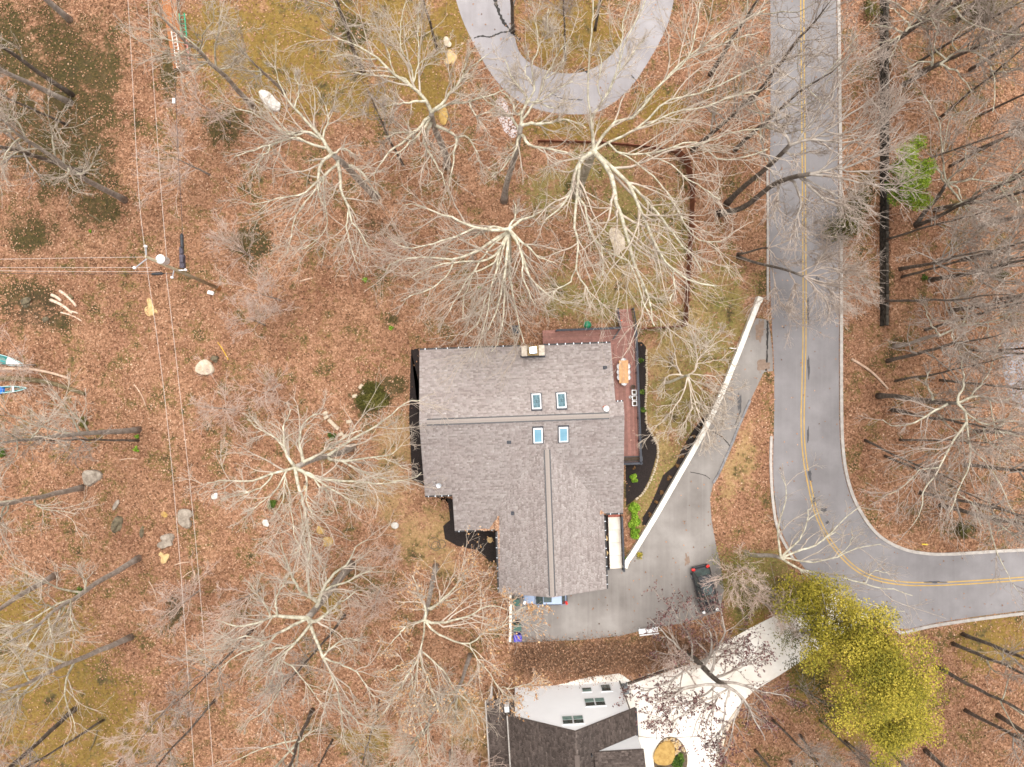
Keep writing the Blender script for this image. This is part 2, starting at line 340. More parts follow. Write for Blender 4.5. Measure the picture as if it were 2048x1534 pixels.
for px, w, z in [([(948,76),(965,72),(980,74),(1000,66),(1022,62)], .14, .0215), ([(988,-10),(996,20),(1008,45),(1022,62),(1040,80)], .28, .0218), ([(1150,145),(1165,138),(1178,148)], .2, .022), ([(1095,180),(1120,196),(1165,200)], .08, .0216), ([(1262,150),(1275,168),(1268,190)], .1, .0217),
                 ([(1535,640),(1534,700),(1532,742)], .16, .0235), ([(1380,944),(1408,950),(1420,958)], .07, .017), ([(1425,862),(1445,875),(1460,892)], .1, .0172), ([(1470,850),(1480,822),(1482,800)], .09, .0174)]:
    flat_line(pline(px, 30), w, z, 'pavement_crack', M_crack, .7)

def kerb(name, px, w, h, mat=None, n=50):
    P = pline(px, n); MB().sweep([(p[0], p[1], 0) for p in P], w, -.2, h).build(name, mat or M_kerb)['kind'] = 'structure'
kerb('kerb', [(x + 4, y) for x, y in road_R[:-1]], .30, .13, n=130)
kerb('kerb', [(1542,872),(1541,930),(1545,1000),(1556,1060),(1586,1118)], .26, .13)
kerb('kerb', [(1758,1240),(1790,1256),(1804,1265),(1860,1252),(1960,1237),(2090,1221)], .30, .13)
kerb('kerb', [(1534,330),(1535,420),(1535,520),(1535,600)], .22, .12)
kerb('drive_edging', [(1500,800),(1478,850),(1458,900),(1438,945),(1426,966)], .22, .12, pm('grey_edging', (.12, .115, .12), (.24, .23, .23), 3, .9, .2))
kerb('concrete_edging', [(1478,1416),(1456,1450),(1442,1492),(1430,1555)], .35, .12, pm('tan_edging', (.42, .34, .26), (.6, .5, .4), 3, .9, .2))
kerb('timber_edging', [(1255,1366),(1330,1340),(1378,1324)], .18, .3, pm('dark_timber', (.06, .04, .03), (.12, .09, .07), 3, .9, .2))
for px, (w, z) in (([(1315,1362),(1313,1480)], (.05, .0125)), ([(1262,1470),(1318,1476),(1440,1470)], (.05, .0127))):
    flat_line(pline(px, 12), w, z, 'slab_joint', M_crack, .2)

# mulch beds
bed1 = [(1275,684),(1284,684),(1292,694),(1292,760),(1291,830),(1296,850),(1312,880),(1314,905),(1308,930),(1298,960),(1285,985),(1268,1000),(1252,1012),(1251,925),(1278,925)]
bed2 = [(1424,822),(1408,832),(1385,862),(1365,895),(1350,930),(1326,950),(1312,985),(1298,1015),(1285,1035),(1284,1050),(1300,1050),(1345,968),(1398,878)]
bed3 = [(822,700),(838,696),(846,840),(853,980),(908,1000),(912,1060),(994,1062),(994,1126),(978,1122),(955,1100),(915,1092),(890,1078),(886,1052),(900,1040),(897,1010),(893,996),(838,965),(824,960),(818,830)]
bed4 = [(1206,1030),(1219,1030),(1219,1140),(1206,1140)]
BEDS = []
for p in (bed1, bed2, bed3, bed4):
    P = [W(*q)[:2] for q in p]; BEDS.append(P); struct('mulch_bed', sheet(P, .030), M_mulch)
PAVED = [ROADP, LOOPP, DRIVEP, CONCP]

# ------------------------------------------------------------------ houses
def shingle_mat(name, stops, blotch=None):
    m, nt, b = nodes(name); t = attr(nt, 'tone'); co = coord(nt)
    col = rampn(nt, t, stops); col = mixc(nt, 1, col, rampn(nt, noise(nt, co, 26, 3, .8), [(.3, (.85,) * 3), (.7, (1.12,) * 3)]), 'MULTIPLY')
    col = mixc(nt, mapr(nt, noise(nt, co, .25, 4, .6), .45, .7, 0, .4), col, mixc(nt, 1, col, blotch or (.92, .86, .85), 'MULTIPLY'))
    nt.links.new(col, b.inputs['Base Color']); b.inputs['Roughness'].default_value = .92; b.inputs['Specular IOR Level'].default_value = .2
    bump(nt, b, noise(nt, co, 60, 2, .8), .3, .01); return m
M_roof = shingle_mat('weathered_shingle', [(0, (.255, .213, .198)), (.3, (.325, .279, .262)), (.6, (.375, .328, .309)), (1, (.455, .407, .385))])
M_roof2 = shingle_mat('brown_shingle', [(0, (.06, .046, .040)), (.4, (.10, .078, .068)), (.75, (.135, .106, .092)), (1, (.20, .16, .14))])
M_black = pm('black_metal', (.012, .013, .016), (.03, .032, .038), 5, .45, spec=.5)
M_black2 = pm('charcoal_paint', (.024, .026, .034), (.055, .058, .072), 5, .6)
M_cedar = pm('dark_stained_siding', (.05, .03, .022), (.09, .055, .04), 2, .8, .1)
M_siding = pm('white_siding', (.88, .88, .88), (.92, .92, .92), .6, .6)
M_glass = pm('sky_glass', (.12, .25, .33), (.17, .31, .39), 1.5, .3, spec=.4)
M_darkglass = pm('dark_window_glass', (.02, .03, .03), (.06, .09, .085), 2, .08, spec=.8)
M_greenglass = pm('green_window_glass', (.12, .20, .18), (.22, .33, .30), 2, .1, spec=.8)
M_wtrim = pm('white_trim', (.78, .78, .78), (.86, .86, .86), 2, .5)
M_alu = pm('grey_aluminium', (.45, .47, .5), (.62, .64, .68), 3, .35, metal=.6)
M_board = pm('red_brown_decking', (.215, .092, .072), (.31, .145, .115), 3, .6, .1, rnd=.2)
M_gutter = pm('gutter_black', (.012, .012, .014), (.04, .036, .035), 6, .5)

def shingles(name, org, u, v, poly, mat, parent, keep=None, exp=.145, seed=1, tw=(.17, .34), thick=.016, alt=None):
    """courses of overlapping tabs over a plane: org + a*u + b*v, v pointing up the slope; poly in (a,b)."""
    rs = np.random.default_rng(seed); org, u, v = (np.array(q, float) for q in (org, u, v)); n = np.cross(u, v); n /= np.linalg.norm(n)
    if n[2] < 0: n = -n
    P = np.array(poly, float); b0, b1 = P[:, 1].min(), P[:, 1].max(); vs, ts = [], []
    L = np.linalg.norm(v); 
    for r in range(int((b1 - b0) / exp) + 1):
        b = b0 + r * exp; bm_ = b + exp / 2; xs = []
        for k in range(len(P)):
            (x1, y1), (x2, y2) = P[k], P[(k + 1) % len(P)]
            if (y1 > bm_) != (y2 > bm_): xs.append(x1 + (x2 - x1) * (bm_ - y1) / (y2 - y1))
        xs.sort()
        for k in range(0, len(xs) - 1, 2):
            a = xs[k]; drk = rs.uniform(0, 1) * .25
            while a < xs[k + 1] - .02:
                w = min(rs.uniform(*tw), xs[k + 1] - a); hi = rs.uniform(0, 1)
                if keep is None or keep(org + (a + w / 2) * u + bm_ * v):
                    th = thick * (1 if hi > .5 else .45)
                    c = [org + a * u + b * v, org + (a + w - .006) * u + b * v, org + (a + w - .006) * u + min(b + exp * 1.25, b1) * v, org + a * u + min(b + exp * 1.25, b1) * v]
                    vs += [c[0] + n * (th + .008), c[1] + n * (th + .008), c[2] + n * .006, c[3] + n * .006, c[0] + n * .001, c[1] + n * .001]
                    ts.append(min(1, max(0, .18 + .55 * hi + rs.normal(0, .12) - drk)))
                a += w
    V = np.array(vs); m = len(ts); k = np.arange(m) * 6
    f = np.r_[np.stack([k, k + 1, k + 2, k + 3], 1), np.stack([k + 4, k + 5, k + 1, k], 1)]
    f3 = np.r_[np.stack([k, k + 3, k + 4], 1), np.stack([k + 1, k + 5, k + 2], 1)]
    me = npmesh(name, V, [f, f3], False, np.r_[ts, np.array(ts) * .5, np.array(ts) * .5, np.array(ts) * .5])  # butt and side faces at half tone: course-edge shadow painted into the colour
    o = obj(name, me, mat, parent); o['kind'] = 'stuff'; return o
def slab(pts3, thick, name, mat, parent):
    n = len(pts3); p = np.array(pts3, float); nn = np.cross(p[1] - p[0], p[2] - p[0]); nn /= np.linalg.norm(nn)
    if nn[2] < 0: p = p[::-1]
    lo = p - np.array((0, 0, thick)); vs = [tuple(x) for x in p] + [tuple(x) for x in lo]
    fs = [tuple(range(n)), tuple(range(2 * n - 1, n - 1, -1))] + [(i, n + i, n + (i + 1) % n, (i + 1) % n) for i in range(n)]
    return MB().add(vs, fs).build(name, mat, parent)

# --- main house, local frame turned 2.1 degrees
TH = math.radians(2.1); ct, st_ = math.cos(TH), math.sin(TH)
def loc2(px, py, z):
    X, Y, _ = W(px, py, z); return X * ct + Y * st_, -X * st_ + Y * ct
def wl(a, b, z): return (a * ct - b * st_, a * st_ + b * ct, z)
house = thing('house', 'large grey shingled house with a red-brown deck and a garage wing', 'house', (0, 0, 0), TH)
PIT, PW, ZR = .30, .38, 6.6
aL = loc2(842, 845, 5.4)[0]; aR1 = loc2(1226, 745, 5.4)[0]; aR2 = loc2(1247, 940, 4.9)[0]
bR = loc2(1030, 838, ZR)[1]; bN = loc2(1030, 693, 4.6)[1]; bB = loc2(1236, 804, 6.1)[1]
bS1 = loc2(880, 990, 4.4)[1]; bS2 = loc2(950, 1060, 3.5)[1]; bS3 = loc2(1228, 1027, 4.0)[1]
aA = loc2(907, 1020, 4.0)[0]; aWl = loc2(996, 1120, 4.0)[0]; aWr = loc2(1211, 1110, 4.0)[0]; aWm = loc2(1099, 1040, 5.9)[0]; bG = loc2(1105, 1188, 4.9)[1]
bW0 = loc2(1093, 884, 6.0)[1]
zmain = lambda b: ZR - PIT * abs(b - bR)
ZW = zmain(bW0); zw = lambda a: ZW - PW * abs(a - aWm)
north = [(aL, bN), (aR1, bN), (aR1, bB), (aR2, bB), (aR2, bR), (aL, bR)]
south = [(aL, bR), (aR2, bR), (aR2, bS3), (aWr - .6, bS3), (aWr - .6, bS2), (aA, bS2), (aA, bS1), (aL, bS1)]
slab([(a, b, zmain(b)) for a, b in [(aL, bN), (aR1, bN), (aR1, bR), (aL, bR)]], .22, 'roof_slope', M_roof, house)
slab([(a, b, zmain(b)) for a, b in [(aR1, bB), (aR2, bB), (aR2, bR), (aR1, bR)]], .22, 'roof_slope', M_roof, house)
for P in ([(aL, bR), (aA, bR), (aA, bS1), (aL, bS1)], [(aA, bR), (aWr - .6, bR), (aWr - .6, bS2), (aA, bS2)], [(aWr - .6, bR), (aR2, bR), (aR2, bS3), (aWr - .6, bS3)]):
    slab([(a, b, zmain(b)) for a, b in P], .22, 'roof_slope', M_roof, house)
for a0, a1 in ((aWl, aWm), (aWm, aWr)):
    slab([(a, b, zw(a)) for a, b in [(a0, bW0), (a1, bW0), (a1, bG), (a0, bG)]], .22, 'roof_slope', M_roof, house)
cN = 1 / math.hypot(1, PIT); cW = 1 / math.hypot(1, PW)
above_wing = lambda p: p[2] > (zw(p[0]) if (p[0] > aWl and p[0] < aWr and p[1] < bW0 + .05) else -9) - .02
shingles('shingles', (0, bN, zmain(bN)), (1, 0, 0), (0, -cN, PIT * cN), [(a, (bN - b) / cN) for a, b in north], M_roof, house, seed=1)
for k, (poly, bb) in enumerate((([(aL, bR), (aA, bR), (aA, bS1), (aL, bS1)], bS1), ([(aA, bR), (aWr - .6, bR), (aWr - .6, bS2), (aA, bS2)], bS2), ([(aWr - .6, bR), (aR2, bR), (aR2, bS3), (aWr - .6, bS3)], bS3))):
    shingles('shingles', (0, bb, zmain(bb)), (1, 0, 0), (0, cN, PIT * cN), [(a, (b - bb) / cN) for a, b in poly], M_roof, house, above_wing, seed=2 + k)
above_main = lambda p: p[2] > zmain(p[1]) - .03
shingles('shingles', (aWl, 0, zw(aWl)), (0, 1, 0), (cW, 0, PW * cW), [(b, (a - aWl) / cW) for a, b in [(aWl, bW0), (aWm, bW0), (aWm, bG), (aWl, bG)]], M_roof, house, above_main, seed=6)
shingles('shingles', (aWr, 0, zw(aWr)), (0, 1, 0), (-cW, 0, PW * cW), [(b, (aWr - a) / cW) for a, b in [(aWr, bW0), (aWm, bW0), (aWm, bG), (aWr, bG)]], M_roof, house, above_main, seed=7)
# ridge vents: cap pieces standing a little proud over a black slot
M_cap = shingle_mat('ridge_cap_shingle', [(0, (.23, .19, .17)), (.5, (.285, .245, .22)), (1, (.34, .30, .27))])
cap_me = MB().add([(-.15, -.2, -.055), (-.15, 0, 0), (-.15, .2, -.055), (.15, -.2, -.075), (.15, 0, -.02), (.15, .2, -.075), (-.15, -.2, -.085), (-.15, .2, -.085), (.15, -.2, -.10), (.15, .2, -.10)],
                  [(0, 3, 4, 1), (1, 4, 5, 2), (6, 8, 3, 0), (2, 5, 9, 7), (0, 1, 2, 7, 6), (3, 8, 9, 5, 4)]).mesh('ridge_cap')
def ridge(p0, p1, z, lift):
    d = np.array(p1) - np.array(p0); L = np.linalg.norm(d); ang = math.atan2(d[1], d[0]); n = int(L / .28)
    mid = (np.array(p0) + np.array(p1)) / 2
    MB().box((mid[0], mid[1], z + .03), (L, .60, .05), ang).build('ridge_slot', M_black, house)
    for k in range(n):
        t = (k + .5) / n; obj('ridge_cap', cap_me, M_cap, house, (p0[0] + d[0] * t, p0[1] + d[1] * t, z + lift), ang)
ridge((aL + .7, bR), (aR2 - 1.4, bR), ZR, .15); ridge((aWm, bW0 - .7), (aWm, bG + .15), ZW, .15)
# gutters with their pale clips
def gutter(p0, p1, z, clips=6):
    d = np.array(p1, float) - np.array(p0); L = np.linalg.norm(d); ang = math.atan2(d[1], d[0]); mid = (np.array(p0) + np.array(p1)) / 2
    g = MB().box((mid[0], mid[1], z - .10), (L, .13, .11), ang).build('gutter', M_gutter, house)
    for k in range(clips):
        t = (k + .5) / clips; MB().box((p0[0] + d[0] * t, p0[1] + d[1] * t, z - .04), (.05, .15, .02), ang).build('clip', M_alu, g)
gutter((aL, bN + .08), (loc2(1040, 692, 4.6)[0], bN + .08), zmain(bN), 9); gutter((loc2(1090, 692, 4.6)[0], bN + .08), (aR1, bN + .08), zmain(bN), 8)
gutter((aL, bS1 - .08), (aA - .05, bS1 - .08), zmain(bS1), 4); gutter((aA, bS2 - .08), (aWl - .1, bS2 - .08), zmain(bS2), 5)
gutter((aWr + .25, bS3 - .08), (aR2, bS3 - .08), zmain(bS3), 2); gutter((aWr + .08, bS3 - .3), (aWr + .08, bG), zw(aWr), 8); gutter((aWl - .08, bS2 - .2), (aWl - .08, bG), zw(aWl), 6)
gutter((aR1 + .05, bB + .08), (aR2, bB + .08), zmain(bB), 2)
# walls
def wall_box(a0, a1, b0, b1, z, mat=None):
    mt = mat or M_cedar
    for c, d in ((((a0 + a1) / 2, b0), (a1 - a0, .2)), (((a0 + a1) / 2, b1), (a1 - a0, .2)), ((a0, (b0 + b1) / 2), (.2, b1 - b0 - .21)), ((a1, (b0 + b1) / 2), (.2, b1 - b0 - .21))):
        MB().box((c[0], c[1], z / 2), (d[0], d[1], z)).build('wall', mt, house)
wall_box(aL + .7, aR1 - .4, bS1 + .7, bN - .5, zmain(bN) - .32)
wall_box(aA + .6, aWl + .3, bS2 + .6, bS1 + .4, 3.1); wall_box(aWl + .65, aWr - .55, bG + .7, bS3 + 1.6, 3.75); wall_box(aWr - .3, aR2 - .4, bS3 + .6, bR - 2.3, 3.7)
for (a, b, dz) in ((aL + .6, bR + 2, 0), (aL + .6, bR - 3, 0)):
    w = MB().box((a - .04, b, 1.9), (.06, 1.3, 1.3)).build('window', M_wtrim, house); MB().box((a - .08, b, 1.9), (.03, 1.1, 1.1)).build('pane', M_darkglass, w)
for k in (0, 1):
    a = aWl + 2.8 + k * 4.3; g = MB().box((a, bG + .57, 1.15), (3.0, .08, 2.2)).build('garage_door', M_wtrim, house)
    for r in range(4): MB().box((a, bG + .52, .35 + r * .53), (2.9, .03, .48)).build('door_panel', M_siding, g)
# skylights
def skylight(px, py, clear):
    sgn = 1 if py < 838 else -1; a, b = loc2(px, py, 6.3); z = zmain(b); sl = -math.atan(PIT) * sgn
    s = bpy.data.objects.new('skylight', None); COL.objects.link(s); s.parent = house; s.location = (a, b, z); s.rotation_euler = (sl, 0, 0)
    MB().box((0, 0, .05), (1.0, 1.66, .10)).build('flashing', M_black2, s)
    w, l = .82, 1.42
    for c, d in (((0, l / 2 - .05, .17), (w, .10, .14)), ((0, -l / 2 + .05, .17), (w, .10, .14)), ((w / 2 - .04, 0, .17), (.08, l - .2, .14)), ((-w / 2 + .04, 0, .17), (.08, l - .2, .14))):
        MB().box(c, d).build('frame', M_wtrim, s)
    g = MB().box((0, 0, .17), (w - .16, l - .2, .06)).build('glass', clear, s)
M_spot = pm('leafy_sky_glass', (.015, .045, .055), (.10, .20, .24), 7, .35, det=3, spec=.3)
skylight(1073, 804, M_spot); skylight(1123, 802, M_spot); skylight(1076, 870, M_glass); skylight(1127, 868, M_glass)
# chimney
M_stone = pm('pale_limestone', (.36, .29, .22), (.62, .55, .46), 5, .9, .3)
M_stoned = pm('tan_chimney_stone', (.16, .11, .05), (.42, .30, .15), 8, .9, .5)
ca, cb = loc2(1066, 701, 6.3); cz = zmain(bN)
ch = bpy.data.objects.new('chimney', None); COL.objects.link(ch); ch.parent = house; ch.location = (ca, cb, 0)
MB().box((0, 0, 3.0), (2.05, .86, 6.0)).build('chimney_stack', M_stoned, ch)
MB().box((0, -.46, cz + .35), (2.3, .22, .5)).build('cricket_flashing', M_black2, ch)
for s in (-1, 1): obj('cap_stone', bevelled(MB().box((s * .79, 0, 6.09), (.52, .95, .16)).mesh(), .03), M_stone, ch)
MB().box((0, 0, 6.15), (.95, .88, .3)).build('flue_shoulder', M_stoned, ch); MB().box((0, 0, 6.5), (.66, .6, .4), 0, .5, .9).build('flue', M_black, ch)
MB().box((0, .02, 6.76), (.62, .56, .06), .04).build('flue_cap', pm('bright_steel_cap', (.42, .5, .66), (.66, .72, .82), 3, .25, metal=.7), ch)
def pipe(px, py, col=None, r=.07, base=True):
    a, b = loc2(px, py, 6.0); z = max(zmain(b), zw(a) if b < bW0 and aWl < a < aWr else 0)
    p = MB().cyl((a, b, z - .1), (a, b, z + .42), r, r * .9, 10).build('vent_pipe', col or M_black, house)
    if base: MB().box((a, b, z + .03), (.38, .34, .05)).build('boot', M_black2, p)
pipe(1212, 735); pipe(1018, 884); pipe(1026, 1032)
a, b = loc2(1211, 817, 6.2); MB().lathe((a, b, zmain(b)), [(.16, -.1), (.16, .3), (.24, .32), (.25, .38), (.12, .44), (.02, .45)], 18).build('roof_vent', M_wtrim, house)
MB().box((a - .12, b + .2, zmain(b) + .06), (.34, .14, .06), .3).build('vent_flashing', pm('rust_red', (.25, .08, .05), (.4, .15, .1), 4), house)
a, b = loc2(873, 968, 4.8); z = zmain(b); an = MB(); an.cyl((a, b, z - .05), (a + .05, b, z + .6), .03, n=6); an.cyl((a - .3, b + .25, z + .1), (a + .05, b, z + .55), .02, n=5); an.cyl((a - .25, b - .1, z + .1), (a + .05, b, z + .5), .02, n=5)
an.lathe((a + .28, b - .06, z + .5), [(.05, 0), (.2, .06), (.24, .12), (.16, .08), (.01, .03)], 12); an.build('satellite_antenna', M_alu, house)
# leaf drifts caught in the roof corners
def leaf_quads(cx, cy, cz, n, spread, size, seed):
    rs = np.random.default_rng(seed); P = np.stack([cx(rs, n), cy(rs, n), cz(rs, n)], 1) if callable(cx) else rs.normal((cx, cy, cz), spread, (n, 3)); return quads(P, size, rs)
def quads(P, size, rs, tilt=.6, asp=1.5):
    n = len(P); s = size * rs.uniform(.7, 1.3, n); az = rs.uniform(0, 2 * np.pi, n)
    u = np.stack([np.cos(az), np.sin(az), rs.normal(0, tilt, n)], 1); u /= np.linalg.norm(u, axis=1)[:, None]
    r = np.stack([-np.sin(az), np.cos(az), rs.normal(0, tilt, n)], 1); r -= u * (u * r).sum(1)[:, None]; r /= np.linalg.norm(r, axis=1)[:, None]
    nn = np.cross(u, r); u = u * (s * asp / 2)[:, None]; r = r * (s / 2)[:, None]; fold = nn * (s * .18)[:, None]
    V = np.stack([P - u, P - r + fold, P + u, P + r + fold], 1).reshape(-1, 3); k = np.arange(n) * 4
    return V, np.stack([k, k + 1, k + 2, k + 3], 1)
def tone_mat(name, stops, rough=.8, rnd=.0, trans=0.0):
    m, nt, b = nodes(name); col = rampn(nt, attr(nt, 'tone'), stops)
    if rnd:
        hs = nt.nodes.new('ShaderNodeHueSaturation'); nt.links.new(col, hs.inputs['Color']); nt.links.new(mapr(nt, nt.nodes.new('ShaderNodeObjectInfo').outputs['Random'], 0, 1, 1 - rnd, 1 + rnd), hs.inputs['Value']); col = hs.outputs[0]
    nt.links.new(col, b.inputs['Base Color']); b.inputs['Roughness'].default_value = rough; b.inputs['Specular IOR Level'].default_value = .15; return m
M_leaf = tone_mat('fallen_leaf', LEAF_RAMP)
def drift(name, tri, n, parent, zf, seed):
    rs = np.random.default_rng(seed); t = np.array(tri, float); w = rs.dirichlet((1,) * len(t), n); p = w @ t; z = np.array([zf(q) for q in p]) + rs.uniform(.02, .09, n)
    V, f = quads(np.c_[p, z], .11, rs); o = obj(name, npmesh(name, V, [f], False, rs.uniform(.4, .95, n)), M_leaf, parent); o['kind'] = 'stuff'
zz = lambda q: max(zmain(q[1]), zw(q[0]) if aWl - .1 < q[0] < aWr + .1 and q[1] < bW0 else 0)
drift('leaf_drift', [loc2(998, 1030, 4.1), loc2(996, 1060, 3.8), loc2(980, 1058, 3.7)], 420, house, zz, 1)
drift('leaf_drift', [loc2(998, 1040, 4), loc2(999, 1150, 4), loc2(997, 1040, 4)], 260, house, lambda q: zw(q[0]) - .06, 2)
drift('leaf_drift', [loc2(1202, 1021, 4.1), loc2(1208, 1027, 4.1), loc2(1200, 1028, 4.1)], 60, house, zz, 3)
drift('leaf_drift', [loc2(955, 1059, 3.6), loc2(990, 1058, 3.6), loc2(970, 1062, 3.6)], 90, house, lambda q: zmain(q[1]) - .02, 4)

# --- deck
deck = thing('deck', 'red-brown plank deck wrapping two sides of the house, with stairs and black railings', 'deck', (0, 0, 0), TH)
ZD = 1.35
dW = loc2(1086, 675, ZD)[0]; dE = loc2(1275, 790, ZD)[0]; dN = loc2(1180, 658, ZD)[1]; dIN = loc2(1180, 697, ZD)[1]; dIE = loc2(1222, 760, ZD)[0]; dS = loc2(1262, 926, ZD)[1]
bw, gap = .145, .012
def board(poly): MB().prism(poly, ZD - .035, ZD).build('board', M_board, deck)
slope = (dN - dIN) / (dE - dIE)                       # mitre line from the inner to the outer corner
mit = lambda b: dIE + (b - dIN) / slope; mitb = lambda a: dIN + (a - dIE) * slope
b = dIN - 1.1
while b < dN - .02:
    b1 = min(b + bw - gap, dN); e0, e1 = (mit(b), mit(b1)) if b > dIN else (dIE - .2, dIE - .2)
    board([(dW, b), (e0 - .004, b), (e1 - .004, b1), (dW, b1)]); b += bw
a = dIE - .75
while a < dE - .02:
    a1 = min(a + bw - gap, dE); e0, e1 = (mitb(a), mitb(a1)) if a > dIE else (dIN - 1.15, dIN - 1.15)
    board([(a, dS), (a1, dS), (a1, e1 - .004), (a, e0 - .004)]); a += bw
for (p, q_) in (((dW, dIN - 1), (dW, dN)), ((dW, dN), (dE, dN)), ((dE, dN), (dE, dS)), ((dIE - .7, dS), (dE, dS))):
    d = (q_[0] - p[0], q_[1] - p[1]); L = math.hypot(*d); MB().box(((p[0] + q_[0]) / 2, (p[1] + q_[1]) / 2, ZD - .19), (L, .06, .30), math.atan2(d[1], d[0])).build('fascia', M_board, deck)
bal_me = MB().box((0, 0, .5), (.03, .03, .86)).mesh('baluster'); post_me = MB().box((0, 0, .2), (.11, .11, 1.75)).box((0, 0, 1.1), (.14, .14, .05)).mesh('post')
def rail(p, q_, z0=ZD, z1=None, posts=4, wide=.16, parent=None):
    par = parent or deck; z1 = z0 if z1 is None else z1; d = np.array((q_[0] - p[0], q_[1] - p[1])); L = np.linalg.norm(d); ang = math.atan2(d[1], d[0]); nrm = np.array((-d[1], d[0])) / L
    for off, w, zz_ in ((1.02, wide, .05), (.92, .05, .07), (.12, .05, .06)):
        vs = []
        for t, z in ((0, z0), (1, z1)):
            c = np.array(p) + d * t
            for s, h in ((1, 0), (1, zz_), (-1, zz_), (-1, 0)): vs.append((c[0] + s * nrm[0] * w / 2, c[1] + s * nrm[1] * w / 2, z + off + h))
        MB().add(vs, [(3, 2, 1, 0), (4, 5, 6, 7)] + [(k, (k + 1) % 4, 4 + (k + 1) % 4, 4 + k) for k in range(4)]).build('handrail' if off > 1 else 'rail', M_black2, par)
    for k in range(posts):
        t = k / (posts - 1); obj('post', post_me, M_black2, par, (p[0] + d[0] * t, p[1] + d[1] * t, z0 + (z1 - z0) * t), ang)
    nb = int(L / .22)
    for k in range(nb):
        t = (k + .5) / nb; obj('baluster', bal_me, M_black, par, (p[0] + d[0] * t, p[1] + d[1] * t, z0 + (z1 - z0) * t), ang)
sA0 = loc2(1238, 650, ZD)[0]; sA1 = dE - .05
rail((loc2(1112, 660, ZD)[0], dN - .08), (sA0, dN - .08), posts=5, wide=.2); rail((dE - .08, dN - .05), (dE - .08, dS), posts=7, wide=.2); rail((dIE + .3, dS + .06), (dE, dS + .06), posts=2, wide=.2)
rail((dW + .05, dIN), (dW + .05, dIN + .5), posts=2, wide=.1)
nst = 7; sd = .27
for k in range(nst):
    z = ZD - (k + 1) * ZD / (nst + 1); bb = dN + .05 + k * sd
    for h in (0, 1): MB().box(((sA0 + sA1) / 2, bb + .065 + h * .137, z - .02), (sA1 - sA0 - .1, .13, .04)).build('stair_tread', M_board, deck)
    MB().box(((sA0 + sA1) / 2, bb + .26, z - .10), (sA1 - sA0 - .14, .02, .14)).build('stair_riser', M_board, deck)
rail((sA0, dN), (sA0, dN + nst * sd), ZD, .15, 2, .12); rail((sA1, dN), (sA1, dN + nst * sd), ZD, .15, 2, .12)
g0 = (sA0, dN - .15); g1 = loc2(1227, 678, ZD + .8)
gate = thing('gate', 'small black metal gate swung open at the top of the deck stairs', 'gate', wl(0, 0, 0), TH)
d = (g1[0] - g0[0], g1[1] - g0[1]); L = math.hypot(*d)
for h in (.1, .5, .95): MB().box(((g0[0] + g1[0]) / 2, (g0[1] + g1[1]) / 2, ZD + h), (L, .045, .05), math.atan2(d[1], d[0])).build('gate_rail', M_black, gate)
for k in range(8): MB().box((g0[0] + d[0] * k / 7, g0[1] + d[1] * k / 7, ZD + .52), (.03, .03, .9)).build('gate_bar', M_black, gate)
MB().box((sA0 + .3, dN + .75, ZD - .52), (.22, .12, .1)).build('gate_sign', pm('orange_red', (.7, .08, .02), (.8, .12, .03), 3), deck)
# posts under the deck
for p in ((dW + .1, dN - .1), (dIE, dN - .1), (dE - .12, dIN), (dE - .12, (dIN + dS) / 2), (dE - .12, dS + .1)): MB().box((p[0], p[1], ZD / 2 - .1), (.14, .14, ZD - .1)).build('deck_pier', M_black2, deck)
# dark planter box closing the south end of the deck
pl = thing('planter_box', 'dark planter box with dry plants at the south end of the deck', 'planter', wl(*loc2(1262, 917, ZD), ZD), TH)
w = dE - dIE - .55
MB().box((.05, .22, .2), (w, .05, .4)).box((.05, -.22, .2), (w, .05, .4)).box((.05 - w / 2, 0, .2), (.05, .39, .4)).box((.05 + w / 2, 0, .2), (.05, .39, .4)).build('box', M_black, pl)
MB().box((.05, 0, .17), (w - .1, .38, .3)).build('soil', pm('planter_soil', (.03, .02, .015), (.09, .06, .04), 8, .9, .4), pl)

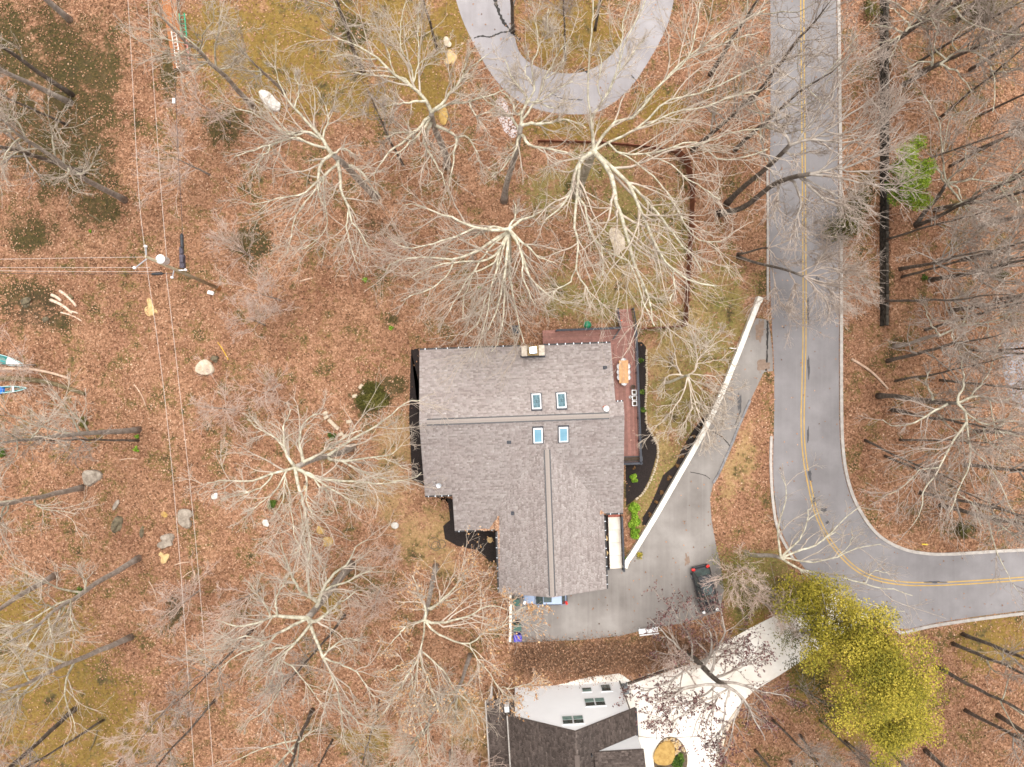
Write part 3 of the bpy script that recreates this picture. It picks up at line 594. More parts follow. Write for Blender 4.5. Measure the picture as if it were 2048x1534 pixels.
# --- table and chairs on the deck
def dl(px, py, z): a_, b_ = loc2(px, py, z); return wl(a_, b_, z)
tx, ty, _ = dl(1247.5, 743.5, ZD + .75)
table = thing('dining_table', 'long slatted honey-brown wooden dining table on the deck', 'table', (tx, ty, ZD), TH - .02)
M_teak = pm('honey_teak', (.42, .21, .085), (.60, .34, .16), 3, .55, .08, rnd=.12)
for k in range(5): MB().box((-.36 + k * .18, 0, .73), (.172, 2.2, .04)).build('slat', M_teak, table)
for s in (-1, 1):
    for t in (-1, 1): MB().box((s * .38, t * .98, .35), (.08, .08, .70)).build('leg', M_teak, table)
    MB().box((s * .38, 0, .66), (.05, 1.86, .09)).build('apron', M_teak, table)
M_chair = pm('white_plastic', (.78, .78, .79), (.84, .84, .85), 2, .45)
def shell_chair():
    r = bpy.data.objects.new('shell_chair', None); COL.objects.link(r)
    # moulded bucket: seat and curved back as one shell
    n, m = 13, 9; V = []
    for i in range(n):
        t = -1 + 2 * i / (n - 1); ang = t * 1.75
        for k in range(m):
            s = k / (m - 1); rr = .21 + .045 * s; hgt = .45 + (.36 * math.cos(ang * .62) ** 2 + .02) * s ** 1.5
            V.append((rr * math.sin(ang), -rr * math.cos(ang) * 1.02, hgt))
    f = [(i * m + k, i * m + k + 1, (i + 1) * m + k + 1, (i + 1) * m + k) for i in range(n - 1) for k in range(m - 1)]
    b_ = MB().add(V, f); b_.add([(x * .98, y * .98 , z - .0) for x, y, z in V], [q[::-1] for q in f]); b_.build('backrest', M_chair, r, True)
    b_ = MB().lathe((0, .0, .42), [(.19, 0), (.225, .02), (.225, .045), (.18, .035), (.05, .02)], 18); b_.build('seat', M_chair, r, True)
    for sx in (-1, 1):
        for sy in (-1, 1): MB().cyl((sx * .2, sy * .2, 0), (sx * .11, sy * .11, .43), .016, .02, 6).build('leg', M_teak, r)
        ar = MB(); P = [(sx * .24, -.16, .62), (sx * .28, 0, .63), (sx * .27, .16, .60)]
        for p, q_ in zip(P, P[1:]): ar.cyl(p, q_, .022, n=6)
        ar.cyl(P[-1], (sx * .2, .12, .45), .016, n=5); ar.build('armrest', M_chair, r)
    return r
chair0 = shell_chair(); seats = []
for k in range(3):
    yy = (.52 - .53 * k)
    nm = ('first', 'second', 'third')[k]
    seats.append((-.44, yy, -math.pi / 2, f'white moulded chair, {nm} from the top on the left side of the deck table'))
    seats.append((.47, yy, math.pi / 2, f'white moulded chair, {nm} from the top on the right side of the deck table'))
seats += [(0.02, 1.12, math.pi, 'white moulded chair at the top end of the deck table'), (.05, -1.12, 0, 'white moulded chair at the bottom end of the deck table')]
for k, (x, y, rz, lab) in enumerate(seats):
    c = chair0 if k == 0 else copy_tree(chair0); p = TH - .02
    c.location = (tx + x * math.cos(p) - y * math.sin(p), ty + x * math.sin(p) + y * math.cos(p), ZD); c.rotation_euler = (0, 0, rz + p); c.scale = (.88, .88, .95); tag(c, lab, 'chair', 'white chairs round the deck table')
# planters by the rail
M_soil = pm('dark_pot_soil', (.02, .014, .01), (.10, .06, .035), 12, .9, .5)
for k, (px, py, nm) in enumerate(((1268.5, 784.5, 'top'), (1269, 796, 'middle'), (1269.5, 807, 'bottom'))):
    x, y, _ = dl(px, py, ZD + .5); p = thing('square_planter', f'white square planter with bare soil, {nm} one of three by the deck rail', 'planter', (x, y, ZD), TH, 'white square planters')
    s = .46
    for c, d in (((0, s / 2 - .03, .25), (s, .06, .5)), ((0, -s / 2 + .03, .25), (s, .06, .5)), ((s / 2 - .03, 0, .25), (.06, s - .125, .5)), ((-s / 2 + .03, 0, .25), (.06, s - .125, .5))): MB().box(c, d).build('side', M_wtrim, p)
    MB().box((0, 0, .2), (s - .13, s - .13, .38)).build('soil', M_soil, p)
x, y, _ = dl(1260.5, 794, ZD + .3); p = thing('round_pot', 'small white-rimmed round pot beside the square planters', 'pot', (x, y, ZD))
MB().lathe((0, 0, 0), [(.08, 0), (.12, .3), (.13, .32), (.09, .32), (.085, .25)], 16).build('pot', M_wtrim, p); MB().lathe((0, 0, .22), [(.08, 0), (.08, .03)], 12).build('soil', M_soil, p)
x, y, _ = dl(1266, 774, ZD + .3); p = thing('dark_pot', 'dark brown round pot of dry stems above the white planters', 'pot', (x, y, ZD))
MB().lathe((0, 0, 0), [(.14, 0), (.22, .34), (.24, .36), (.2, .36), (.18, .28)], 16).build('pot', pm('brown_glaze', (.05, .03, .025), (.10, .06, .05), 4, .5), p); MB().lathe((0, 0, .26), [(.17, 0), (.15, .04)], 12).build('soil', M_soil, p)
x, y, _ = G(1175, 650); p = thing('green_cover', 'green domed round cover on the leaves beside the deck', 'cover', (x, y, 0))
M_green = pm('green_plastic', (.012, .16, .075), (.03, .24, .12), 2, .4)
MB().lathe((0, 0, 0), [(.36, 0), (.37, .12), (.33, .22), (.22, .30), (.08, .335), (.01, .34)], 28).build('dome', M_green, p, True); MB().lathe((0, 0, 0), [(.40, 0), (.40, .05), (.36, .06)], 28).build('rim', M_green, p)

# --- walkway between the garage wing and the garden
wk = thing('walkway', 'pale concrete slab walkway beside the garage wing', 'walkway', (0, 0, 0), TH); wa0 = loc2(1218, 1080, .1)[0]; wa1 = loc2(1242, 1080, .1)[0]; wb0 = loc2(1230, 1034, .1)[1]; wb1 = loc2(1230, 1137, .1)[1]
M_slab = pm('cream_concrete', (.66, .56, .46), (.80, .74, .66), 1.2, .85, .1, rnd=.05)
for k in range(4):
    y0 = wb0 + (wb1 - wb0) * k / 4; y1 = wb0 + (wb1 - wb0) * (k + 1) / 4
    MB().box(((wa0 + wa1) / 2, (y0 + y1) / 2, .06), (wa1 - wa0, abs(y1 - y0) - .025, .12)).build('slab', M_slab, wk)
MB().box(((wa0 + wa1) / 2, wb0 + .12, .05), (wa1 - wa0, .2, .16)).build('brick_step', pm('red_brick', (.30, .08, .055), (.42, .14, .10), 5, .8, .2), wk)
fa = loc2(1246, 1080, 1.0)[0]
bf = thing('black_screen_fence', 'solid black screen fence along the concrete walkway', 'fence', (0, 0, 0), TH)
L = wb0 - wb1 + .2; nb = 24
for k in range(nb): MB().box((fa, wb1 - .05 + L * (k + .5) / nb, .52), (.05, L / nb - .012, 1.0)).build('board', M_black2, bf)
for k in range(4): MB().box((fa - .02, wb1 + L * k / 3 - .05, .55), (.12, .12, 1.12)).build('post', M_black, bf)
MB().box((fa, wb1 - .05 + L / 2, 1.06), (.17, L + .1, .05)).build('cap_rail', M_black2, bf)
a_, b_ = loc2(1212, 1138, .4); MB().box((0, 0, 0), (.7, .1, .5)).build('low_screen', M_black2, bf, loc=(a_, b_, .27))

# --- rocks
def rock(rx, ry, rz_, seed, sub=2, rough=.22, flat=.0):
    bm = bmesh.new(); bmesh.ops.create_icosphere(bm, subdivisions=sub, radius=1); rs = np.random.default_rng(seed); k = rs.normal(0, 1, (6, 3)) * 1.7; ph = rs.uniform(0, 6, 6)
    for v in bm.verts:
        d = np.array(v.co); s = 1 + rough * sum(math.sin(float(k[i] @ d) + ph[i]) for i in range(6)) / 2.2
        z = d[2] * s
        if flat and z > flat: z = flat + (z - flat) * .15
        v.co = (d[0] * s * rx, d[1] * s * ry, z * rz_)
    me = bpy.data.meshes.new('rock'); bm.to_mesh(me); bm.free(); return me
M_rk = {'grey': pm('grey_boulder', (.15, .115, .085), (.38, .32, .26), 2.2, .9, .6), 'pale': pm('pale_boulder', (.33, .25, .165), (.60, .51, .40), 2.5, .9, .4), 'tan': pm('tan_rock', (.38, .24, .10), (.62, .44, .22), 3, .9, .4),
        'gold': pm('golden_rock', (.28, .16, .045), (.46, .30, .10), 3, .9, .4), 'dark': pm('mossy_dark_rock', (.05, .04, .025), (.20, .16, .10), 3, .9, .5), 'white': pm('white_rock', (.40, .36, .31), (.68, .65, .61), 3, .9, .3)}
for k, (px, py, rx, ry, hz, c, rz, lab) in enumerate([
 (187,957,.75,.85,.7,'grey',.4,'angular grey boulder left of the power lines above the slab rocks'),(375,1035,.75,.70,.6,'grey',.2,'blotchy grey boulder standing under the right-hand power line'),(330,1083,.85,.62,.45,'grey',.1,'ring-shaped worn grey rock with a hollow top beside the lines'),
 (327,1112,.5,.45,.35,'tan',.3,'small square tan stone just below the hollow rock'),(236,1048,.55,1.1,.45,'dark',-.15,'long mossy brown boulder half sunk in leaves'),(233,1010,.25,.72,.3,'grey',-.65,'thin slanted greenish slab stone above the long mossy boulder'),
 (411,738,.75,.65,.55,'pale',.3,'pale cream boulder beside the yellow pole'),(430,718,.3,.35,.4,'dark',.2,'small mossy stone tucked behind the pale cream boulder'),(302,618,.5,.7,.18,'tan',.5,'flat golden stone lying under the left power line'),(432,992,.5,.42,.35,'white',.1,'whitish lumpy rock right of the power lines'),
 (55,605,.6,.45,.4,'dark',.3,'brown stone in the muddy hollow left of the log pile'),(888,235,.55,.95,.3,'gold',.1,'golden yellow rock in the leaves above the house'),(896,85,.4,.4,.3,'pale',.2,'pale stone at the edge of the loop drive'),(900,118,.55,.65,.35,'tan',.1,'mossy tan stone below the pale stone near the loop drive'),
 (548,204,1.45,.7,.5,'white',-.5,'large whitish slab rock in the mossy yard'),(1234,480,.5,1.0,.12,'pale',.2,'flat pale stone slab in the fenced yard'),(655,1082,.9,.5,.4,'gold',.3,'long tan mossy rock below the white-limbed tree left of the house'),(640,1060,.35,.55,.3,'gold',.7,'small golden rock beside the long tan mossy rock'),
 (533,1045,.35,.35,.3,'white',.2,'small white stone beside a green shrub'),(612,976,.22,.35,.2,'tan',.1,'little upright tan stone under the white tree'),(1335,1509,.95,.85,.45,'gold',.6,'big flat orange rock in the driveway island'),(92,640,.3,.3,.25,'dark',.1,'dark stone at the edge of the muddy hollow'),(330,1030,.3,.3,.12,'gold',.2,'bright golden stone beside the blotchy boulder'),(285,1062,.16,.5,.2,'dark',0,'narrow mossy log-like stone right of the long boulder')]):
    x, y, z = G(px, py); o = obj('boulder', rock(rx, ry, hz, 100 + k, 3, .36, .42 if c != 'dark' else .7), M_rk[c], None, (x, y, z + hz * .1), rz); tag(o, lab, 'rock')
# stacked paving blocks near the shrub
blk = bevelled(MB().box((0, 0, .1), (.5, .32, .2)).mesh('block'), .02)
for k, (px, py, rz, lab) in enumerate([(651,826,.5,'left-most pale concrete block of the row near the olive shrub'),(653,834,.6,'cream block with a hole beside the left-most concrete block'),(661,842,-.7,'first pale block of the row of four set on edge'),(665,846,-.7,'second pale block of the row of four set on edge'),(669,850,-.7,'third pale block of the row of four set on edge'),(674,855,-.7,'fourth pale block of the row of four set on edge'),(698,843,.2,'lone pale block right of the block row'),(682,868,.5,'long pale block below the row beside the green plant'),(722,773,.9,'tan block at the top edge of the olive shrub'),(728,784,1.0,'mossy tan block touching the olive shrub'),(710,792,.2,'short tan block left of the olive shrub'),(690,872,.1,'lowest pale block below the block row')]):
    x, y, z = G(px, py); o = obj('paving_block', blk, M_rk['pale'] if k not in (8, 9, 10) else M_rk['tan'], None, (x, y, z - .02), rz); tag(o, lab, 'block', 'loose paving blocks')
# stone edging of the garden bed
edge = resample(catmull([W(*p)[:2] for p in [(1293,700),(1293,760),(1291,800),(1292,840),(1300,862),(1313,885),(1316,905),(1311,932),(1300,962),(1286,985),(1272,998)]]), 74)
ed = thing('stone_edging', 'curving row of small cream stones edging the dark garden bed', 'edging'); sm = [rock(.16, .11, .12, 200 + k, 1, .25) for k in range(5)]
for k, p in enumerate(edge): obj('stone', sm[k % 5], M_rk['pale'], ed, (p[0] + R(-.04, .04), p[1] + R(-.04, .04), .06), R(0, 3))
for k, (px, py) in enumerate([(1209,1077),(1210,1106)]):
    x, y, z = G(px, py); tag(obj('boulder', rock(.3, .35, .25, 260 + k, 2), M_rk['tan'], None, (x, y, .08), k), ('upper', 'lower')[k] + ' tan stone in the dark strip beside the walkway', 'rock')
x, y, z = G(980, 1080); tag(obj('boulder', rock(.3, .3, .2, 270, 2), M_rk['tan'], None, (x, y, .06)), 'round tan stone in the black bed at the inner corner of the house', 'rock')

# --- white retaining walls
def wallrun(name, label, px, w, h, mat, coping=True):
    t = thing(name, label, 'wall'); P = [W(p[0], p[1], h) for p in px]; P = resample(catmull([(p[0], p[1]) for p in P]), 40); P3 = [(p[0], p[1], 0) for p in P]
    MB().sweep(P3, w, -.1, h - .09).build('wall_body', mat, t)
    if coping:
        n = 13; idx = np.linspace(0, 39, n + 1).astype(int)
        for k in range(n): MB().sweep([(p[0], p[1], 0) for p in P[idx[k]:idx[k + 1] + 1]], w + .08, h - .088, h).build('coping', mat, t)
    return t
wr = wallrun('white_wall', 'long low white painted wall curving beside the driveway', [(1519,600),(1500,648),(1470,724),(1436,806),(1400,878),(1360,948),(1320,1018),(1290,1068),(1268,1104),(1254,1124),(1250,1136)], .40, .7, M_white)
x, y, _ = W(1520, 599, .75); MB().box((x, y, .4), (.55, .5, .82), -.36).build('end_pier', M_white, wr)
wallrun('thin_white_wall', 'thin straight white wall at the left edge of the parking area', [(1021,1190),(1021,1240),(1020,1284)], .16, .9, M_white)

# --- timber privacy fence
M_fence = pm('red_brown_fence', (.13, .040, .022), (.24, .085, .045), 3, .75, .15, rnd=.18)
fn = thing('privacy_fence', 'red-brown timber board fence round the yard above the deck', 'fence')
fp = [W(*p) for p in [(1279,658),(1366,652),(1372,560),(1378,460),(1381,380),(1370,330),(1348,306),(1300,296),(1200,287),(1075,284)]]
brd = MB().box((0, 0, .9), (.172, .025, 1.8)).mesh('board'); pst = MB().box((0, 0, .95), (.1, .1, 1.95)).mesh('post')
for p, q_ in zip(fp, fp[1:]):
    d = (q_[0] - p[0], q_[1] - p[1]); L = math.hypot(*d); ang = math.atan2(d[1], d[0]); n = int(L / .18); ht = .72 if p is fp[0] else (.32 if p in fp[6:] else 1)
    for k in range(n):
        t = (k + .5) / n; o = obj('board', brd, M_fence, fn, (p[0] + d[0] * t, p[1] + d[1] * t, 0), ang); o.scale.z = ht * R(.985, 1.015)
    for zz_ in (.4, 1.45): MB().box(((p[0] + q_[0]) / 2 + .05 * math.sin(ang), (p[1] + q_[1]) / 2 - .05 * math.cos(ang), zz_ * ht), (L, .045, .09), ang).build('rail', M_fence, fn)
    for k in range(int(L / 2.4) + 1): o = obj('post', pst, M_fence, fn, (p[0] + d[0] * k * 2.4 / L + .08 * math.sin(ang), p[1] + d[1] * k * 2.4 / L - .08 * math.cos(ang), 0), ang); o.scale.z = ht

# --- dark mossy retaining wall in the wood across the road: courses of blocks
M_block = pm('black_mossy_stone', (.012, .010, .008), (.075, .062, .048), 2.2, .9, .6, rnd=.45)
dw = thing('retaining_wall', 'long straight dark mossy stone retaining wall in the wood right of the road', 'wall')
bl = bevelled(MB().box((0, 0, 0), (.30, 1.0, .36)).mesh('stone_block'), .03, 1)
yy = WALL_END - .2
for r in range(3):
    y = yy + (r % 2) * .5
    while y < 38.5: o = obj('stone_block', bl, M_block, dw, (WALL_X + .02 + r * .03 + R(-.02, .02), y, .17 + r * .365), R(-.03, .03)); y += 1.03

# --- neighbour's house
NT = math.radians(3.4); nc, ns = math.cos(NT), math.sin(NT)
nO = (10.62, -29.70)
nb_ = thing('white_house', 'white-sided gabled house with a dark brown shingle roof at the bottom edge', 'house', (nO[0], nO[1], 0), NT)
WD, ZE, ZP = 10.35, 6.0, 9.2; sl = (ZP - ZE) / (WD / 2); DEP = 16.0
# north gable wall of lap siding courses
for k in range(36):
    z0 = k * .255; z1 = z0 + .25
    def half(z): return WD / 2 if z <= ZE else max(0, (ZP - z) / sl)
    h0, h1 = half(z0), half(z1)
    if h0 < .15: break
    c = -WD / 2; vs = []
    for yy_, (z, h) in ((0.018, (z0, h0)), (0.0, (z1, h1))): vs += [(c - h, yy_, z), (c + h, yy_, z)]
    vs += [(c - h0, -.1, z0), (c + h0, -.1, z0), (c - h1, -.1, z1), (c + h1, -.1, z1)]
    MB().add(vs, [(1, 0, 2, 3), (0, 1, 5, 4), (2, 6, 7, 3), (4, 5, 7, 6), (0, 4, 6, 2), (1, 3, 7, 5)]).build('siding_course', M_siding, nb_)
MB().box((0 - .02, -DEP / 2 - .1, ZE / 2), (.12, DEP, ZE)).build('side_wall', M_siding, nb_); MB().box((-WD + .05, -DEP / 2 - .1, ZE / 2), (.12, DEP, ZE)).build('side_wall', M_siding, nb_)
def nwin(px, py, z, w, h, cols=1, split=True):
    X, Y, _ = W(px, py, z); dx, dy = X - nO[0], Y - nO[1]; a_ = dx * nc + dy * ns
    for k in range(cols):
        ac = a_ + (k - (cols - 1) / 2) * (w + .12); win = MB().box((ac, .03, z), (w + .16, .08, h + .2)).build('window', M_wtrim, nb_)
        MB().box((ac, .062, z + h * .25), (w, .04, h * .46)).build('pane', M_darkglass if split else M_greenglass, win); MB().box((ac, .066, z - h * .25), (w, .04, h * .44)).build('pane', M_greenglass if split else M_darkglass, win)
nwin(1190, 1409, 4.1, .85, 1.5, 2); nwin(1146, 1443, 7.2, .85, 1.4, 2); nwin(1174, 1386, 1.5, .85, .8, 1, False)
X, Y, _ = W(1211, 1378, 1.0); a_ = (X - nO[0]) * nc + (Y - nO[1]) * ns
dr = MB().box((a_, .04, 1.05), (1.1, .07, 2.1)).build('door', M_wtrim, nb_); MB().box((a_, .085, 1.35), (.85, .02, 1.3)).build('pane', M_darkglass, dr)
for k in range(5): MB().box((a_ - .36 + k * .18, .10, 1.35), (.03, .012, 1.3)).build('mullion', M_black2, dr)
MB().cyl((.1, .06, 0), (.1, .06, ZE), .06, n=8).build('downspout', M_black, nb_)
# roof
c = -WD / 2; ov = .65; y0, y1 = .10, -DEP
zr_ = lambda a_: ZP + .18 - sl * abs(a_ - c)
slab([(c, y0, zr_(c)), (ov, y0, zr_(ov)), (ov, y1, zr_(ov)), (c, y1, zr_(c))], .2, 'roof_slope', M_roof2, nb_); slab([(c, y0, zr_(c)), (-WD - ov, y0, zr_(-WD - ov)), (-WD - ov, y1, zr_(-WD - ov)), (c, y1, zr_(c))], .2, 'roof_slope', M_roof2, nb_)
k_ = 1 / math.hypot(1, sl); hw = (WD / 2 + ov)
shingles('shingles', (ov, 0, zr_(ov)), (0, 1, 0), (-k_, 0, sl * k_), [(y0, 0), (y0, hw / k_), (-7.5, hw / k_), (-7.5, 0)], M_roof2, nb_, seed=21)
shingles('shingles', (-WD - ov, 0, zr_(ov)), (0, 1, 0), (k_, 0, sl * k_), [(y0, 0), (y0, hw / k_), (-7.5, hw / k_), (-7.5, 0)], M_roof2, nb_, seed=22)
MB().box((c, -3.9 - 2, ZP + .22), (.42, 8, .06)).build('ridge_vent', M_roof2, nb_)
MB().box((ov + .06, -DEP / 2, zr_(ov) - .12), (.14, DEP, .12)).build('gutter', M_black2, nb_); MB().box((-WD - ov - .06, -DEP / 2, zr_(ov) - .12), (.14, DEP, .12)).build('gutter', M_kerb, nb_)
# lower lean-to on the left
lz = lambda a_: 3.9 + .22 * (a_ + WD + ov)
slab([(-WD - .05, .6, lz(-WD - .05)), (-WD - 2.7, .6, lz(-WD - 2.7)), (-WD - 2.7, y1, lz(-WD - 2.7)), (-WD - .05, y1, lz(-WD - .05))], .15, 'lean_to_roof', M_roof2, nb_)
kk = 1 / math.hypot(1, .22); shingles('shingles', (-WD - 2.7, 0, lz(-WD - 2.7)), (0, 1, 0), (kk, 0, .22 * kk), [(.6, 0), (.6, 2.65 / kk), (-7.5, 2.65 / kk), (-7.5, 0)], M_roof2, nb_, seed=23)
MB().box((-WD - 2.78, -DEP / 2 + .5, lz(-WD - 2.7) - .1), (.14, DEP, .12)).build('gutter', M_kerb, nb_); MB().box((-WD - 2.3, -DEP / 2 + .3, 1.6), (.15, DEP, 3.1)).build('side_wall', M_siding, nb_)
MB().box((-WD - .75, .28, 4.6), (.4, .5, .9)).build('lean_to_chimney', M_wtrim, nb_)
# cross gable on the right slope
cy = -2.35; cz_ = 8.3
MB().add([(-4.0, cy, 6.2), (.55, cy, 5.4), (.55, cy, cz_), (-4.0, cy, cz_), (-4.0, cy - .15, 6.2), (.55, cy - .15, 5.4), (.55, cy - .15, cz_), (-4.0, cy - .15, cz_)], [(1, 0, 3, 2), (4, 5, 6, 7), (0, 1, 5, 4), (1, 2, 6, 5), (2, 3, 7, 6), (3, 0, 4, 7)]).build('gable_wall', M_siding, nb_)
cp = .42; slab([(-3.6, cy + .06, cz_ + .12), (.75, cy + .06, cz_ + .12), (.75, cy - 3.5, cz_ + .12 + 3.56 * cp), (-3.6, cy - 3.5, cz_ + .12 + 3.56 * cp)], .16, 'roof_slope', M_roof2, nb_)
kc = 1 / math.hypot(1, cp); shingles('shingles', (0, cy + .06, cz_ + .12), (1, 0, 0), (0, -kc, cp * kc), [(-3.6, 0), (.75, 0), (.75, 3.56 / kc), (-3.6, 3.56 / kc)], M_roof2, nb_, seed=24)
MB().box((.62, cy - 1.8, 7.0), (.12, 3.4, 2.8)).build('gable_wall', M_siding, nb_)
X, Y, _ = W(1182, 1503, 8.2); a_ = (X - nO[0]) * nc + (Y - nO[1]) * ns; b_ = -(X - nO[0]) * ns + (Y - nO[1]) * nc; MB().cyl((a_, b_, zr_(a_) - .1), (a_, b_, zr_(a_) + .4), .07, n=8).build('vent_pipe', M_black, nb_)
for px, py, s in ((1117, 1377, .5), (1150, 1374, .25)):
    X, Y, _ = W(px, py); tag(obj('utility_box', bevelled(MB().box((0, 0, .3), (s, .35, .6)).mesh(), .03), M_kerb if s > .3 else M_black2, None, (X, Y, 0), NT), ('grey' if s > .3 else 'small dark') + ' utility box against the white house wall', 'utility box')

# --- wheelie bins
def bin_(px, py, mat, lab, rz=0.0):
    x, y, z = G(px, py); t = thing('wheelie_bin', lab, 'bin', (x, y, z), rz)
    MB().box((0, 0, .5), (.5, .58, .9), 0, .5, 1.18).build('body', mat, t); obj('lid', bevelled(MB().box((0, .02, 1.0), (.66, .78, .09)).mesh(), .03), mat, t)
    MB().cyl((-.3, .38, .98), (.3, .38, .98), .025, n=6).build('handle', mat, t)
    for s in (-1, 1): MB().cyl((s * .27, .3, .12), (s * .33, .3, .12), .12, n=12).build('wheel', M_black, t)
bin_(1248, 1372, pm('slate_bin', (.10, .115, .13), (.17, .19, .21), 3, .5), 'slate grey wheelie bin at the corner of the white house', .15)
M_gbin = pm('green_bin', (.03, .075, .06), (.07, .14, .11), 3, .5); M_bbin = pm('blue_bin', (.03, .025, .30), (.07, .06, .45), 3, .45)
bin_(1034, 1249, M_gbin, 'dark green wheelie bin by the thin white wall, nearer the garage', -1.5); bin_(1035, 1269, M_bbin, 'blue wheelie bin at the end of the thin white wall', -1.5); bin_(1031, 1199, M_gbin, 'green bin tucked under the garage eave left of the silver car', -1.5)
x, y, z = G(1036, 1243); tag(obj('black_bag', rock(.3, .28, .3, 300, 2), M_black, None, (x, y, .15)), 'black rubbish bag beside the dark green bin', 'bag')

# --- cars: lofted bodies
def car(name, lab, loc, rz, paint, L=4.6, Wd=1.84, Ht=1.62, sun_roof=True, red=True):
    t = thing(name, lab, 'car', loc, rz); M_p = paint
    prof = [(-1.0,.42,.80,.34),(-.985,.62,.86,.30),(-.93,.86,.93,.24),(-.72,.97,.98,.20),(-.4,.99,1.0,.2),(0,1.0,1.0,.2),(.3,.99,1.0,.2),(.6,.88,.985,.2),(.84,.80,.95,.22),(.95,.68,.88,.27),(1.0,.5,.76,.34)]
    V = []; m = 12
    for x, hz, wz, z0 in prof:
        for k in range(m):
            u = 2 * math.pi * (k + .5) / m; cy_, sy = math.cos(u), math.sin(u); e = .42
            V.append((x * L / 2, math.copysign(abs(cy_) ** e, cy_) * wz * Wd / 2, z0 + (hz * .98 - z0) * (.5 + .5 * math.copysign(abs(sy) ** e, sy))))
    f = [(i * m + k, i * m + (k + 1) % m, (i + 1) * m + (k + 1) % m, (i + 1) * m + k) for i in range(len(prof) - 1) for k in range(m)] + [tuple(range(m - 1, -1, -1)), tuple(range((len(prof) - 1) * m, len(prof) * m))]
    MB().add(V, f).build('body', M_p, t, True)
    # greenhouse: belt line, roof edge
    def ring(x0, x1, w, z, n=4): return [(x0, -w, z), (x1, -w * .94, z), (x1, w * .94, z), (x0, w, z)]
    lo = ring(-.90 * L / 2, .42 * L / 2, Wd * .455, .94); hi = ring(-.74 * L / 2, .10 * L / 2, Wd * .37, Ht - .02)
    MB().add(lo + hi, [(0, 1, 5, 4), (1, 2, 6, 5), (2, 3, 7, 6), (3, 0, 4, 7)]).build('glasshouse', M_darkglass, t)
    rf = MB().add([(p[0], p[1], p[2]) for p in hi] + [(p[0] * .97, p[1] * .93, Ht + .045) for p in hi], [(4, 5, 6, 7), (0, 1, 5, 4), (1, 2, 6, 5), (2, 3, 7, 6), (3, 0, 4, 7)]); r = rf.build('roof', M_p, t)
    if sun_roof: MB().box((-.05 * L, 0, Ht + .052), (.18 * L, Wd * .42, .012)).build('sunroof', M_darkglass, r)
    for s in (-1, 1):
        for p, q_ in ((lo[1 if s < 0 else 2], hi[1 if s < 0 else 2]), (lo[0 if s < 0 else 3], hi[0 if s < 0 else 3])): MB().cyl(p, q_, .055, n=6).build('pillar', M_p, t)
        MB().cyl((-.25 * L / 2, s * Wd * .458, .93), (-.25 * L / 2, s * Wd * .378, Ht), .04, n=5).build('pillar', M_black, t)
        obj('mirror', bevelled(MB().box((.30 * L / 2, s * (Wd / 2 + .08), 1.0), (.14, .2, .14)).mesh(), .03), M_p, t)
        for x in (-.62, .62):
            w = MB().cyl((x * L / 2, s * (Wd / 2 - .22), .34), (x * L / 2, s * (Wd / 2 + .01), .34), .34, n=20).build('wheel', M_black, t); MB().cyl((x * L / 2, s * (Wd / 2 + .011), .34), (x * L / 2, s * (Wd / 2 + .02), .34), .2, n=12).build('rim', M_alu, w)
        obj('headlight', bevelled(MB().box((.93 * L / 2, s * Wd * .36, .72), (.26, .34, .16), -s * .35).mesh(), .04), M_wtrim, t)
        obj('tail_light', bevelled(MB().box((-.965 * L / 2, s * Wd * .385, .90), (.22, .34, .22), s * .25).mesh(), .04), pm('red_lens', (.55, .01, .01), (.7, .03, .02), 3, .2), t)
        MB().box((-.32 * L / 2, s * Wd * .33, Ht + .10), (.40 * L, .05, .04)).build('roof_rail', M_alu if not red else M_black, t)
    MB().box((-.985 * L / 2, 0, .52), (.16, Wd * .8, .22)).build('bumper', M_black, t); MB().box((.99 * L / 2, 0, .48), (.10, Wd * .76, .22)).build('bumper', M_black, t)
    MB().add([(.43 * L / 2, -Wd * .40, .935), (.45 * L / 2, Wd * .40, .935), (.47 * L / 2, Wd * .40, .93), (.47 * L / 2, -Wd * .40, .93)], [(0, 1, 2, 3)]).build('cowl', M_black, t)
    for y_ in (-.2, .25): MB().cyl((.44 * L / 2, y_, .96), (.30 * L / 2, y_ - .35, 1.12), .012, n=4).build('wiper', M_black, t)
    return t
def paint(name, c, metal=.3, rough=.25):
    m = pm(name, c, tuple(v * 1.15 for v in c), 1, rough, metal=metal, spec=.6); b = m.node_tree.nodes['Principled BSDF']; b.inputs['Coat Weight'].default_value = .6; b.inputs['Coat Roughness'].default_value = .08; return m
x, y, _ = W(1090, 1192, .9); car('silver_car', 'silver-blue car parked half under the garage eave', (x, y, .012), math.pi + .02, paint('silver_blue_paint', (.33, .40, .55)), 4.35, 1.84, 1.62)
x, y, _ = W(1412, 1180, .9); car('dark_car', 'black car with red tail lights parked at the driveway edge under bare branches', (x, y, .012), math.radians(-76), paint('black_paint', (.02, .021, .026)), 4.65, 1.9, 1.72)

